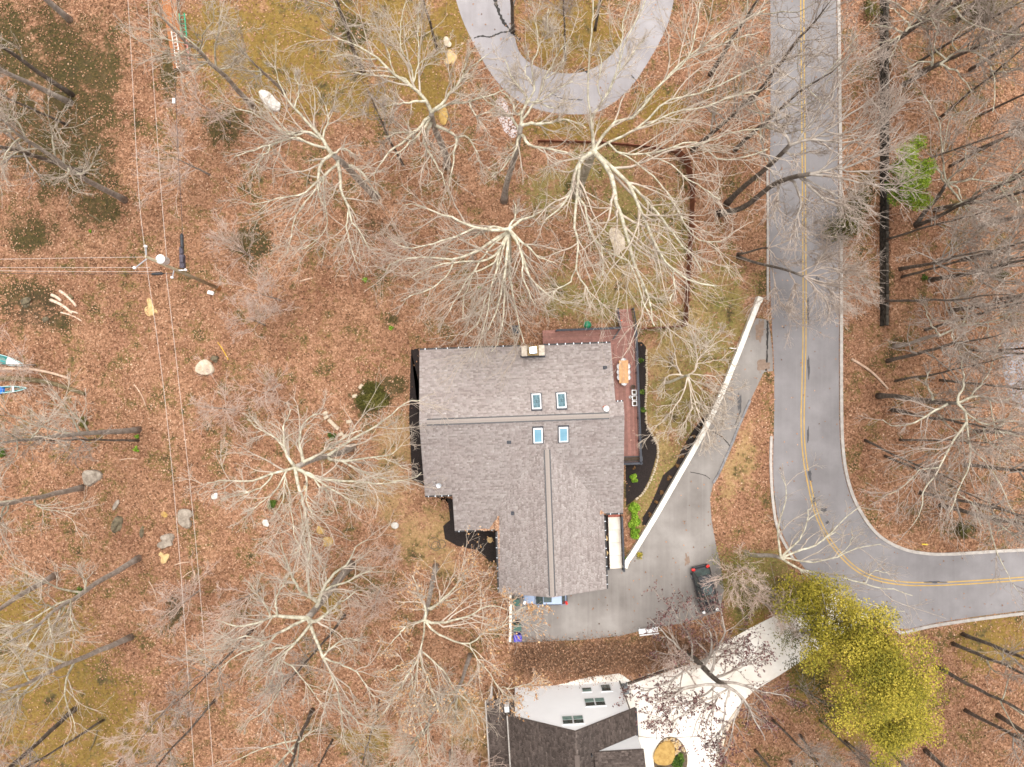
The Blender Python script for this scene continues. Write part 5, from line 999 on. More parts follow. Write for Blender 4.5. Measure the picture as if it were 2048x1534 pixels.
hero('white-limbed tree reaching from the left over the house gutter', (705,894), .30, (590,935), 17, [
 [(600,930),(640,906),(666,886),(692,870),(722,858)],[(640,918),(700,880),(746,856),(790,820),(820,800),(842,800)],[(650,922),(700,920),(742,914),(776,906),(800,888)],[(742,914),(775,922),(800,930),(820,942)],[(690,924),(730,946),(762,956),(822,957),(840,945)],[(596,940),(622,954),(680,957),(730,963),(790,962)],[(616,942),(650,970),(680,990),(712,1002),(722,1015)],[(622,954),(662,996),(670,1010)],[(588,935),(570,900),(566,870),(567,846),(582,818)],[(572,895),(536,870),(510,860),(490,840)],[(585,938),(550,946),(510,964),(452,960),(410,965)],[(550,946),(520,975),(480,985),(440,1000)],[(578,942),(566,966),(546,990),(520,1010),(498,1032)],[(574,950),(560,1000),(548,1030)],[(570,950),(580,1030),(592,1092),(580,1110)],[(590,940),(602,1000),(612,1060),(615,1120)],[(618,946),(620,1000),(630,1042)],[(605,930),(600,880),(610,850),(640,830)]], 5, ml=B_pale, rise=.15, zmax=21, mt=B_grey)
hero('large bare tree with pale wandering limbs, bottom left of centre', (702,1130), .38, (615,1236), 13, [
 [(640,1205),(606,1186),(590,1162),(578,1130),(560,1080)],[(618,1190),(614,1142),(612,1100),(605,1050),(600,1010)],[(630,1215),(662,1146),(692,1126),(712,1090),(732,1076)],[(632,1210),(650,1180),(690,1160),(740,1140)],[(614,1236),(582,1232),(546,1230),(510,1246),(470,1250),(430,1240)],[(556,1230),(556,1196),(570,1170),(578,1150)],[(545,1230),(512,1192),(496,1165)],[(622,1260),(642,1236),(662,1214),(712,1180)],[(622,1262),(646,1310),(662,1352),(676,1402),(686,1472),(690,1500)],[(656,1320),(690,1336),(722,1356),(752,1396)],[(620,1250),(590,1290),(560,1320),(536,1372),(508,1402)],[(612,1240),(570,1262),(530,1290),(480,1310),(440,1340)],[(576,1326),(602,1350),(626,1382),(648,1422)],[(560,1320),(566,1370),(540,1420),(500,1440)],[(676,1402),(700,1430),(730,1450),(760,1460)],[(646,1310),(660,1290),(690,1275),(720,1282)],[(590,1290),(545,1300),(505,1330)],[(530,1290),(490,1270),(450,1290),(400,1300)]], 6, ml=B_pale, rise=.30, zmax=24, mt=B_grey)
_, cpt, bt = hero('tree with tan clinging leaves beside the lower left corner of the house', (872,1132), .26, (849,1240), 11, [
 [(850,1238),(848,1206),(836,1166),(824,1148)],[(856,1225),(886,1196),(920,1162),(930,1140),(956,1130)],[(856,1226),(890,1205),(930,1195)],[(848,1256),(880,1250),(930,1236),(982,1214),(1032,1226)],[(846,1270),(890,1280),(932,1292),(962,1270),(1002,1254),(1030,1240)],[(930,1290),(976,1340),(996,1372),(1042,1402)],[(840,1300),(826,1340),(790,1400),(768,1432)],[(838,1310),(830,1370),(838,1430),(850,1480)],[(850,1300),(900,1360),(940,1410),(960,1450)],[(832,1320),(800,1330),(770,1350)],[(850,1265),(840,1320),(860,1370),(880,1420)],[(826,1340),(822,1400),(800,1450)],[(1000,1254),(1040,1216),(1075,1210)],[(996,1372),(1030,1370),(1070,1360)],[(848,1240),(810,1260),(780,1290)]], 7, ml=B_pale, mt=B_grey, rise=.35, zmax=22)
hero('small white-barked tree on the lawn between deck and driveway', (1330,764), .16, (1378,752), 4.2, [
 [(1370,754),(1386,742),(1388,700),(1380,662),(1372,640)],[(1386,742),(1410,710),(1432,690),(1456,674)],[(1410,710),(1415,685),(1440,660)],[(1366,756),(1345,745),(1330,765),(1318,785)],[(1376,760),(1362,800),(1336,830),(1308,852)],[(1378,762),(1386,812),(1374,842),(1362,862)],[(1380,760),(1402,810),(1422,832),(1436,866)],[(1380,756),(1420,784),(1434,802),(1460,830)],[(1382,752),(1430,750),(1448,772),(1470,790)],[(1360,756),(1350,700),(1340,665)],[(1390,800),(1410,850),(1405,885)],[(1400,730),(1440,720),(1455,700)],[(1384,758),(1410,770),(1440,790),(1450,830)],[(1378,760),(1395,820),(1420,870),(1425,890)]], 8, mt=B_pale, ml=B_limbtwig, rise=.22, zmax=10, dens=(8,6,3), tip=.013)
hero('pale tree with a bushy crown standing over the curve of the loop drive', (1008,402), .30, (1042,250), 14, [
 [(1042,250),(1045,225),(1052,200),(1030,170),(1010,120)],[(1048,215),(1068,180),(1066,130),(1080,90),(1072,40)],[(1046,235),(1075,200),(1085,160),(1110,110),(1140,80)],[(1044,245),(1090,245),(1130,240),(1170,255)],[(1060,200),(1090,190),(1120,170),(1145,160)],[(1040,260),(1060,290),(1110,300),(1150,310),(1180,305)],[(1038,255),(1015,235),(990,215),(960,190)],[(1045,230),(1020,205),(1000,180)],[(1080,90),(1100,60),(1098,20)],[(1075,200),(1110,215),(1135,200)],[(1040,262),(1030,300),(1010,330),(985,350)],[(1068,180),(1050,140),(1060,100)],[(1085,160),(1120,130),(1130,90)]], 9, mt=B_grey, ml=B_pale, rise=.3, zmax=24)
hero('fallen-looking pale tree leaning out over the road bend', (1492,1106), .24, (1562,1116), 5, [
 [(1562,1116),(1600,1100),(1640,1082),(1680,1048),(1722,1012)],[(1562,1116),(1560,1060),(1574,1020),(1580,980),(1568,950)],[(1566,1112),(1598,1075),(1612,1040),(1640,1020)],[(1562,1118),(1600,1140),(1660,1150),(1730,1170),(1790,1180),(1830,1190)],[(1570,1120),(1620,1125),(1680,1112),(1720,1098),(1765,1090)],[(1600,1140),(1640,1172),(1700,1192),(1770,1215),(1810,1222)],[(1600,1142),(1616,1180),(1640,1210)],[(1680,1112),(1700,1080),(1702,1060)],[(1640,1082),(1664,1070),(1690,1070)],[(1730,1170),(1750,1140),(1780,1150)],[(1612,1040),(1625,1010),(1622,990)]], 10, mt=B_grey, ml=B_pale, rise=.15, zmax=11, dens=(6,4,2))
_, cpl, bl_ = hero('dark-trunked tree with reddish dead leaves hanging over the pale concrete drive', (1372,1308), .30, (1452,1372), 9.5, [
 [(1452,1372),(1482,1396),(1510,1440),(1530,1480)],[(1440,1362),(1490,1374),(1540,1388),(1580,1400)],[(1405,1335),(1380,1338),(1342,1362),(1302,1376),(1270,1385)],[(1420,1346),(1428,1322),(1432,1300),(1470,1310),(1500,1290)],[(1448,1370),(1410,1370),(1370,1380),(1330,1400),(1300,1410)],[(1456,1378),(1452,1420),(1440,1470),(1430,1510)],[(1450,1380),(1400,1400),(1360,1430),(1330,1450)],[(1395,1328),(1360,1300),(1330,1270),(1300,1240)],[(1390,1322),(1380,1280),(1350,1230),(1330,1200)],[(1410,1338),(1420,1280),(1400,1240),(1390,1210)],[(1430,1352),(1480,1340),(1530,1320)],[(1456,1380),(1410,1420),(1390,1460),(1380,1480)],[(1480,1396),(1470,1440),(1460,1490),(1440,1530)],[(1400,1330),(1440,1290),(1450,1250),(1440,1200)],[(1440,1362),(1390,1395),(1340,1420),(1310,1440)]], 11, mt=B_dark, ml=B_grey, mtw=B_gtwig, rise=.25, zmax=16, dens=(8,5,2))
hero('thick dark trunk leaning over the road from the fence corner, upper of two', (1453,408), .26, (1580,290), 14, [[(1580,290),(1640,270),(1700,230),(1750,190),(1790,150)],[(1580,290),(1610,284),(1660,288),(1720,280),(1770,262)],[(1588,286),(1650,212),(1682,150),(1700,100)],[(1576,292),(1570,268),(1556,238),(1560,200)],[(1640,270),(1700,262),(1760,235),(1810,215)],[(1600,282),(1620,240),(1660,190),(1720,130)],[(1560,300),(1600,310),(1650,305)],[(1540,318),(1520,290),(1530,250)]], 12, mt=B_dark, ml=B_grey, mtw=B_gtwig, rise=.3, zmax=22, dens=(9,6,3))
hero('thick dark trunk leaning over the road from the fence corner, lower of two', (1437,426), .27, (1620,348), 14, [[(1620,348),(1662,338),(1710,328),(1762,300),(1802,250)],[(1620,348),(1680,360),(1742,372),(1800,384)],[(1640,344),(1690,302),(1742,262),(1782,212)],[(1600,352),(1642,400),(1682,424),(1720,450)],[(1662,338),(1720,345),(1780,330),(1830,300)],[(1590,356),(1600,400),(1590,450),(1600,480)],[(1600,352),(1660,380),(1700,400),(1750,410)],[(1560,368),(1550,420),(1560,460)],[(1680,335),(1740,290),(1770,240),(1800,180)]], 13, mt=B_dark, ml=B_grey, mtw=B_gtwig, rise=.3, zmax=22, dens=(9,7,3))
hero('dark-stemmed tree whose fine twigs hang over the straight road', (1474,512), .15, (1608,553), 8.5, [[(1608,553),(1650,566),(1700,560),(1748,582)],[(1610,553),(1652,600),(1658,642)],[(1612,553),(1672,590),(1712,622)],[(1600,550),(1642,522),(1692,500)],[(1548,535),(1560,600),(1590,640),(1604,655)],[(1608,552),(1662,545),(1722,530)],[(1612,555),(1680,575),(1740,610)],[(1605,550),(1650,535),(1700,545),(1740,560)],[(1580,544),(1590,580),(1580,620)]], 14, mt=B_dark, ml=B_gtwig, mtw=B_gtwig, rise=.2, zmax=13, dens=(11,8,3))
hero('lesser forked stem beside the fine-twigged roadside tree', (1476,507), .12, (1536,496), 6.5, [[(1536,496),(1580,480),(1642,470),(1692,482)],[(1536,496),(1570,442),(1602,420),(1640,400)],[(1545,495),(1600,500),(1662,520),(1682,545)],[(1560,488),(1610,450),(1660,440)],[(1540,496),(1560,520),(1600,530)]], 15, mt=B_dark, ml=B_gtwig, mtw=B_gtwig, rise=.25, zmax=12, dens=(10,7,3))
hero('crooked tree with white radiating limbs beside the bright green evergreen', (1832,452), .22, (1893,366), 6, [[(1893,366),(1885,310),(1880,250),(1868,215),(1845,190)],[(1885,310),(1906,240),(1942,222),(1960,190)],[(1893,366),(1945,352),(2000,360),(2060,345)],[(1893,364),(1870,332),(1850,330)],[(1895,370),(1925,400),(1945,432),(1968,462)],[(1880,250),(1895,225),(1898,200)],[(1945,352),(1980,320),(2010,270),(2050,240)],[(1893,366),(1930,330),(1940,290)],[(2000,360),(2020,400),(2048,410)],[(1900,368),(1920,380),(1915,420),(1900,450)]], 16, mt=B_dark, ml=B_pale, mtw=B_gtwig, rise=.45, zmax=18, dens=(8,6,3))
hero('tree with looping white limbs near the top of the wood', (1808,168), .22, (1880,128), 8, [[(1880,128),(1925,102),(1955,112),(1985,138),(1992,180),(1987,222)],[(1893,118),(1872,95),(1878,60),(1860,30)],[(1925,102),(1900,85),(1920,58),(1960,40)],[(1866,128),(1856,90),(1850,45)],[(1868,132),(1840,122),(1815,132)],[(1955,112),(1990,90),(2020,70),(2050,72)],[(1925,102),(1970,80),(2010,40)],[(1985,138),(2020,140),(2050,130)],[(1885,128),(1910,150),(1940,190)]], 17, mt=B_dark, ml=B_pale, mtw=B_gtwig, rise=.4, zmax=18, dens=(8,6,3))
hero('pale-barked crooked tree standing out in the wood right of the road', (1790,692), .2, (1880,671), 7, [[(1880,671),(1925,655),(1990,645),(2055,622)],[(1925,655),(1942,616),(1936,590),(1920,570)],[(1950,650),(1938,625),(1960,600)],[(1990,645),(2012,630),(2032,598)],[(1925,655),(1900,640),(1870,630),(1850,612)],[(1970,652),(1985,690),(2010,678)],[(1990,645),(2020,665),(2050,680)],[(1880,671),(1850,640),(1840,610)],[(1900,664),(1920,690),(1935,720)],[(1950,650),(1990,620),(2040,600)]], 18, mt=B_grey, ml=B_pale, mtw=B_gtwig, rise=.4, zmax=17, dens=(8,6,3))
hero('tree with long white limbs drooping towards the inside of the road bend', (1757,792), .24, (1915,806), 13, [[(1900,806),(1862,830),(1815,849),(1789,849),(1768,838)],[(1915,806),(1935,833),(1903,882),(1877,940),(1846,976),(1838,1015),(1823,1049)],[(1877,940),(1841,942),(1804,976),(1768,995)],[(1930,830),(1943,903),(1935,940),(1914,982),(1906,1010),(1893,1034)],[(1943,903),(1971,929),(2003,968),(2016,1000),(2029,1026)],[(1915,806),(1960,790),(2000,800),(2050,780)],[(1915,806),(1930,760),(1925,720)],[(1930,806),(1970,760),(1985,720),(2000,690)],[(1935,833),(1980,850),(2030,840)],[(1870,800),(1850,770),(1860,740)],[(1980,795),(1990,850),(2020,900)],[(1914,982),(1950,1010),(1960,1050)]], 19, mt=B_dark, ml=B_pale, mtw=B_gtwig, rise=.12, zmax=19, dens=(8,6,3))
hero('tree with pale arching limbs over the top end of the dark stone wall', (1760,108), .22, (1812,62), 8, [[(1812,62),(1832,30),(1852,-12)],[(1806,66),(1770,55),(1740,46)],[(1806,66),(1790,80),(1756,82)],[(1815,60),(1850,42),(1900,20),(1940,0)],[(1800,72),(1790,100),(1780,120)],[(1800,72),(1760,98),(1735,112)],[(1820,55),(1800,30),(1780,10)],[(1832,30),(1870,40),(1910,60)]], 20, mt=B_dark, ml=B_pale, mtw=B_gtwig, rise=.35, zmax=17, dens=(8,6,3))
def clinging(t, parts, b, n, size, mat, seed, lo=0, name='dead_leaves', bb=None):
    rs = np.random.default_rng(seed); P = np.concatenate([q[0][:, 1:].reshape(-1, 3) for q in parts[lo:]]); 
    if bb is not None: P = P[bb(P)]
    P = P[rs.integers(0, len(P), n)] + rs.normal(0, .08, (n, 3)); V, f = quads(P - b, size, rs, 1.0); o = obj(name, npmesh(name, V, [f], False, rs.uniform(0, 1, n)), mat, t); o['kind'] = 'stuff'
M_tanleaf = tone_mat('clinging_tan_leaf', [(0, (.22, .10, .045)), (.5, (.42, .23, .10)), (1, (.62, .40, .22))]); M_redleaf = tone_mat('dull_red_leaf', [(0, (.05, .022, .022)), (.5, (.11, .05, .048)), (1, (.24, .12, .11))])
clinging(_ if False else TREES[6], cpt, bt, 3800, .11, M_tanleaf, 1, 1); clinging(TREES[10], cpl, bl_, 5200, .125, M_redleaf, 2, 1)

# trees of the woods: a few full trees, each copied with its parts
def proto(h, r, seed, mt, ml, mtw, nl=10, dens=(7, 6, 3), t0=.42, ll=(.22, .42), tip=.010, fine=False, wob=.035):
    rs = np.random.default_rng(seed); n = 14; tt = np.linspace(0, 1, n); walk = np.cumsum(rs.normal(0, wob * h / n * 1.6, (n, 2)), 0) * (tt[:, None] ** .6); walk[0] = 0
    tr = np.c_[walk, tt * h - .25 * (tt == 0)]; rad = r * (1 - tt) ** .8 + .02; rad[0] = r * 1.4
    lb, lr = grow(tr[None], rad[None], nl, t0, .97, ll[0], ll[1], .55, 1.05, 11, .13, .07, rs, .016, .62); lr = np.minimum(lr, r * .5)
    V, f = joined([(tr[None], rad[None], 8)], True); a = npmesh('trunk', V, f, True); V, f = joined([(lb, lr, 5)]); b_ = npmesh('limbs', V, f, True)
    V, f = joined(crown(lb, lr, rs, dens, tip=tip, t0=.15)); c = npmesh('crown', V, f); return (a, mt), (b_, ml), (c, mtw)
PR = {'wood': [proto(18, .19, 30 + k, B_dark, B_pale if k % 2 else B_grey, B_gtwig, 13, (6, 5, 2), .28, (.24, .5), wob=.07) for k in range(6)],
      'pole': [proto(17, .11, 40 + k, B_dark, B_grey, B_gtwig, 12, (6, 5, 2), .4, (.16, .34), wob=.06) for k in range(3)],
      'grey': [proto(20, .27, 50 + k, B_grey, B_pale, B_limbtwig, 12, (8, 6, 2), .38, (.24, .46), wob=.05) for k in range(3)],
      'fine': [proto(9, .10, 60 + k, B_grey, B_pink, B_pink, 11, (7, 6, 2), .2, (.4, .75), .010) for k in range(3)],
      'finetall': [proto(16, .16, 70 + k, B_dark, B_gtwig, B_gtwig, 14, (8, 7, 3), .5, (.22, .40), .009) for k in range(2)],
      'shrub': [proto(4, .05, 80 + k, B_gtwig, B_gtwig, B_gtwig, 16, (8, 5, 0 + 2), .05, (.5, .9), .008) for k in range(2)]}
used = {}
def put(kind, px, py, h=None, lab=None, grp=None, lean=(0, 0), rz=None, name='bare_tree', sxy=1.0, cat='tree', mt=None):
    k = used.get(kind, 0); used[kind] = k + 1; pr = PR[kind][k % len(PR[kind])]; base = {'wood': 18, 'pole': 17, 'grey': 20, 'fine': 9, 'finetall': 16, 'shrub': 4}[kind]
    x, y, z = G(px, py); s = (h or base * R(.88, 1.1)) / base; t = thing(name, lab, cat, (x, y, z), 0, grp); t.rotation_euler = (lean[0] + R(-.11, .11), lean[1] + R(-.11, .11), rz if rz is not None else R(0, 6.28)); t.scale = (s * sxy, s * sxy, s)
    for nm, (me, m) in zip(('trunk', 'limbs', 'crown'), pr): 
        o = obj(nm, me, m, t)
        if nm == 'trunk' and mt is not None and o.material_slots: o.material_slots[0].link = 'OBJECT'; o.material_slots[0].material = mt
    return t
LABW = 'slender dark-trunked bare tree in the crowded wood right of the road'; GRW = 'bare trees of the wood right of the road'
def where(px, py):
    lv = ['near the top edge', 'level with the loop drive', 'level with the bright green evergreen', 'level with the roadside twiggy tree', 'level with the stone wall end', 'level with the tan fallen trunk', 'level with the garage wing', 'just above the road bend'][int(np.digitize(py, [100, 200, 400, 500, 620, 780, 900]))]
    return lv + ', ' + ['near the road', 'midway into the wood', 'deep in the wood'][int(np.digitize(px, [1800, 1900]))]
for px, py in [(1768,602),(1800,538),(1775,478),(1832,452),(1775,722),(1757,790),(1785,820),(1770,912),(1840,985),(1880,760),(1757,105),(1840,145),(1880,235),(1900,332),(1870,420),(1950,300),(1960,450),(1900,622),(1990,600),(1880,1010),(1930,930),(1950,862),(1820,60),(1940,140),(1985,380),(2000,700),(1915,40),(1860,560)]:
    put('wood' if (px + py) % 3 else 'pole', px, py, lab='dark-trunked bare tree ' + where(px, py), grp=GRW)
for px, py in [(1803,554),(1790,762),(1800,880),(1830,128),(1790,345),(1920,520),(1730,880),(1985,1010),(1960,230),(1940,700),(1850,660),(2010,520)]: put('pole', px, py, lab='thin pole-like bare tree ' + where(px, py), grp=GRW)
for px, py in [(1905,1287),(1925,1268),(1875,1335),(1995,1430),(1745,1462),(1930,1420),(1850,1500)]: put('wood', px, py, lab='dark-trunked bare tree in the lower right corner, ' + {1905:'just below the road',1925:'nearest the road',1875:'right of the yellow-green tree',1995:'at the right edge',1745:'under the yellow-green tree',1930:'between the others',1850:'at the bottom edge'}[px], grp='bare trees of the lower right corner')
for px, py in [(1690,1482),(1600,1470),(1545,1440),(1640,1440),(1510,1500),(1580,1520)]: put('finetall', px, py, 12, lab='finely twigged bare tree below the yellow-green tree', grp='twiggy trees below the yellow-green tree')
for px, py, lab in [(1500,205,'bare tree between the loop drive and the top of the road'),(1420,150,'bare tree right of the loop drive at the top'),(1385,300,'bare tree behind the corner of the timber fence'),(1470,300,'bare tree at the roadside above the leaning trunks'),(1560,60,'bare tree at the very top beside the road') ]:
    if px != 1560: put('wood', px, py, 19, lab)
put('grey', 250, 400, 20, 'thick grey trunk leaning out of the frame at upper left', lean=(0, -.08)); put('wood', 168, 345, 21, 'long dark trunk running up the left side towards the top edge', lean=(-.1, 0))
for px, py, k, lab in [(145,190,'wood','dark trunk in the ivy at the upper left corner'),(140,40,'grey','tan trunk at the top edge in the upper left corner'),(140,205,'grey','pale brown trunk crossing the ivy at far left'),(135,250,'pole','thin grey trunk beside the long dark trunk at upper left'),(278,859,'grey','upper of two grey trunks lying out to the left of the power lines'),(277,881,'pole','thinner lower grey trunk beside the upper one left of the power lines'),(165,975,'grey','grey trunk behind the angular boulder at the left edge'),(278,1116,'grey','long grey trunk slanting to the left edge below the boulders'),(110,1150,'grey','grey trunk at the left edge above the mossy corner'),(262,1274,'grey','long straight grey trunk crossing the mossy lower left corner'),(207,1440,'pole','short dark trunk near the bottom edge, left corner'),(245,1518,'pole','dark stem at the bottom edge of the mossy corner'),(150,1418,'wood','dark trunk under pale branches in the lower left corner'),(505,1260,'pole','slim grey trunk left of the large wandering-limbed tree'),(430,1400,'pole','slim dark trunk near the bottom edge left of centre')]:
    put(k, px, py, 20 if k != 'pole' else 17, lab)
for px, py, k, h, lab in [(505,212,'grey',19,'dark trunk slanting to the top edge over the mossy yard'),(568,184,'grey',13,'forked lichen-covered tree in the mossy yard'),(725,142,'wood',19,'dark trunk at the top edge above the pale forked tree'),(874,98,'pole',18,'straight dark trunk at the top edge beside the loop drive'),(1026,62,'wood',17,'dark trunk in the inner corner of the loop drive'),(806,330,'pole',17,'dark stem among the branches left of the pale forked tree'),(1130,120,'finetall',13,'bushy bare tree on the island inside the loop drive'),(1190,60,'finetall',13,'bushy bare tree at the top of the loop island'),
                       (690,1230,'pole',18,'dark stem right of the large wandering-limbed tree'),(625,1420,'wood',18,'dark trunk slanting to the bottom edge left of centre'),(665,1480,'pole',15,'thin dark trunk at the bottom edge left of centre'),(885,1385,'grey',16,'grey trunk above the neighbour house at the bottom'),(940,1310,'grey',15,'grey leaning trunk between the two houses'),(760,1400,'pole',15,'thin grey stem below the tan-leaved tree'),(900,1500,'fine',8,'small twiggy tree left of the neighbour house'),(960,1520,'fine',8,'small twiggy tree against the neighbour lean-to roof')]:
    put(k, px, py, h, lab)
for px, py, h, lab in [(560,600,7,'pinkish finely twigged small tree in the middle of the left wood'),(505,515,6,'small bare tree right of the utility pole'),(530,650,6,'pinkish twiggy small tree below the middle one'),(560,770,6,'twiggy small tree level with the olive shrub'),(470,820,7,'spreading twiggy small tree right of the power lines'),(420,350,8,'small twiggy tree right of the black cable near the top'),(460,245,7,'twiggy small tree at the edge of the mossy yard'),(520,1180,7,'twiggy small tree right of the lower power lines'),(760,1180,6,'twiggy small tree between the two pale lower trees'),(790,1090,4,'low bare sapling near the white bag'),(820,500,6,'thin twiggy small tree in the leaves above the house'),(400,1180,7,'twiggy small tree beside the power lines at lower left'),(350,1400,8,'twiggy small tree near the bottom edge at lower left'),(1470,1130,7,'bare small tree at the driveway edge near the dark car'),(1500,1180,7,'bare small tree right of the dark car'),(1330,1285,5,'bare sapling in the brown brush strip'),(70,730,6,'twiggy small tree near the canoes')]:
    put('fine', px, py, h, lab)

# ------------------------------------------------------------------ evergreen and leafy things
def leafmat(name, a, b_, c, rnd=.06): return tone_mat(name, [(0, a), (.5, b_), (1, c)], .6, rnd)
M_yg = leafmat('yellow_green_leaf', (.085, .085, .012), (.27, .225, .025), (.47, .36, .055)); M_dg = leafmat('evergreen_leaf', (.02, .045, .008), (.06, .105, .015), (.14, .19, .03)); M_br = leafmat('bright_shrub_leaf', (.05, .12, .008), (.16, .28, .02), (.34, .46, .06)); M_ol = leafmat('olive_leaf', (.03, .03, .006), (.07, .065, .014), (.15, .13, .035))
M_dry = leafmat('dry_brown_leaf', (.06, .03, .012), (.15, .075, .03), (.28, .16, .07))
def cloud(rs, n, clumps, csize, flat=.8, tone_top=True):
    """leaves gathered in clumps; tone varies from leaf to leaf and clump to clump"""
    c = clumps[rs.integers(0, len(clumps), n)]; P = c + rs.normal(0, 1, (n, 3)) * csize * (1, 1, flat); return P
def leafy(name, lab, cat, px, py, h, clumps, n, size, csize, mat, seed, trunk=.0, cl_tone=True, grp=None, z0=0.0, trunkmat=None):
    rs = np.random.default_rng(seed); b = np.array(G(px, py)); t = thing(name, lab, cat, tuple(b), 0, grp); ci = rs.integers(0, len(clumps), n); P = clumps[ci] + nz(rs.normal(0, 1, (n, 3))) * (rs.uniform(0, 1, (n, 1)) ** .45) * csize * (1, 1, .75)
    ct_ = rs.uniform(-.28, .28, len(clumps)); tone = np.clip(.5 + ct_[ci] + rs.normal(0, .22, n), 0, 1); V, f = quads(P, size, rs, .7); obj('crown', npmesh('crown', V, [f], False, tone), mat, t)
    # stem with one limb to each of the larger clumps
    k = min(len(clumps), 26); sel = clumps[:k]; top = np.array((sel[:, 0].mean() * .6, sel[:, 1].mean() * .6, clumps[:, 2].max() * .8)); L = []
    for q in sel:
        s = R(.15, .6); a = top * s; m = (a + q) / 2 + np.array((0, 0, .05 * h)); L.append(resample(catmull([a, m, q]), 6))
    r = trunk or .02 * h; tr = resample(np.array([(0, 0, -.1), top * .5, top]), 6); V, f = joined([(tr[None], np.linspace(r, r * .3, 6)[None], 7), (np.array(L), np.repeat(np.linspace(r * .35, r * .1, 6)[None], k, 0), 5)], True); obj('trunk', npmesh('trunk', V, f, True), trunkmat or B_grey, t); return t
def px_clumps(base, pts, jit, rs):
    b = np.array(G(*base)); out = []
    for (px, py, z, m, sp) in pts:
        c = np.array(W(px, py, z)) - b
        for _ in range(m): out.append(c + rs.normal(0, sp, 3) * (1, 1, .6))
    return np.array(out)
rs = np.random.default_rng(5)
yb = (1608, 1262)
cl_ = px_clumps(yb, [(1600,1195,6,7,.8),(1640,1190,7,7,.9),(1625,1230,9,8,1.0),(1680,1215,9,9,1.2),(1660,1260,10,9,1.1),(1710,1255,12,12,1.3),(1750,1280,13,11,1.3),(1690,1310,13,9,1.2),(1740,1330,15,14,1.4),(1790,1330,15,12,1.3),(1820,1345,15,9,1.1),(1720,1390,14,10,1.2),(1770,1390,15,14,1.4),(1820,1400,14,10,1.2),(1750,1440,13,10,1.2),(1800,1450,13,11,1.2),(1835,1440,12,7,1.0),(1790,1480,12,6,.9),(1640,1300,8,4,.8)], 0, rs)
leafy('yellow_green_tree', 'large yellow-green leafed tree at the lower right beside the road', 'tree', yb[0], yb[1], 15, cl_, 62000, .10, 1.25, M_yg, 1, .3)
gb = (1590, 1370); leafy('dark_green_tree', 'dark green tree half hidden under the lower left of the yellow-green tree', 'tree', gb[0], gb[1], 8, px_clumps(gb, [(1625,1345,5,5,.7),(1650,1380,6,6,.8),(1670,1410,7,5,.8),(1690,1440,7,4,.7),(1600,1330,4,4,.7)], 0, rs), 2600, .10, 1.1, M_ol, 2, .14)
gb = (1545, 1190); leafy('olive_tree_crown', 'dull olive-green tree beside the dark car and the road bend', 'tree', gb[0], gb[1], 8, px_clumps(gb, [(1560,1215,4,7,.9),(1590,1240,5,7,.9),(1480,1150,3,7,1.0),(1530,1160,3,7,1.0),(1460,1130,2.5,5,.8),(1500,1200,3,5,.9),(1570,1270,4,5,.8)], 0, rs), 4200, .09, 1.3, leafmat('olive_green_leaf', (.05, .05, .012), (.13, .125, .025), (.27, .24, .06)), 3, .12)
gb = (1775, 395); leafy('pine_tree', 'bright green evergreen between the trees right of the straight road', 'tree', gb[0], gb[1], 9, px_clumps(gb, [(1822,310,9,4,.5),(1815,345,8,7,.7),(1832,365,8,5,.6),(1800,375,6,6,.7),(1815,400,5,5,.6),(1850,350,8,3,.4)], 0, rs), 15000, .09, .8, leafmat('pine_green', (.05, .09, .008), (.13, .19, .015), (.25, .31, .03)), 4, .12)
gb = (1690, 440); leafy('green_roadside_bush', 'green roadside evergreen just right of the road under pale twigs', 'bush', gb[0], gb[1], 4, px_clumps(gb, [(1700,440,2.5,5,.6),(1715,420,3,5,.6),(1690,455,2,4,.5),(1730,400,3,3,.6)], 0, rs), 4000, .11, .9, M_ol, 5, .08)
def bush(px, py, rx, h, n, mat, lab, seed, size=.09, name='shrub', nc=10, cat='shrub', ry=None, z=0.0, grp=None):
    rs = np.random.default_rng(seed); ry = ry or rx; d = nz(rs.normal(0, 1, (nc, 3))) * rs.uniform(.3, .8, (nc, 1)); c = np.c_[d[:, 0] * rx, d[:, 1] * ry, np.abs(d[:, 2]) * h * .8 + h * .2]; return leafy(name, lab, cat, px, py, h, c, n, size, np.array((rx, ry, h)) * .42, mat, seed, .03, grp=grp)
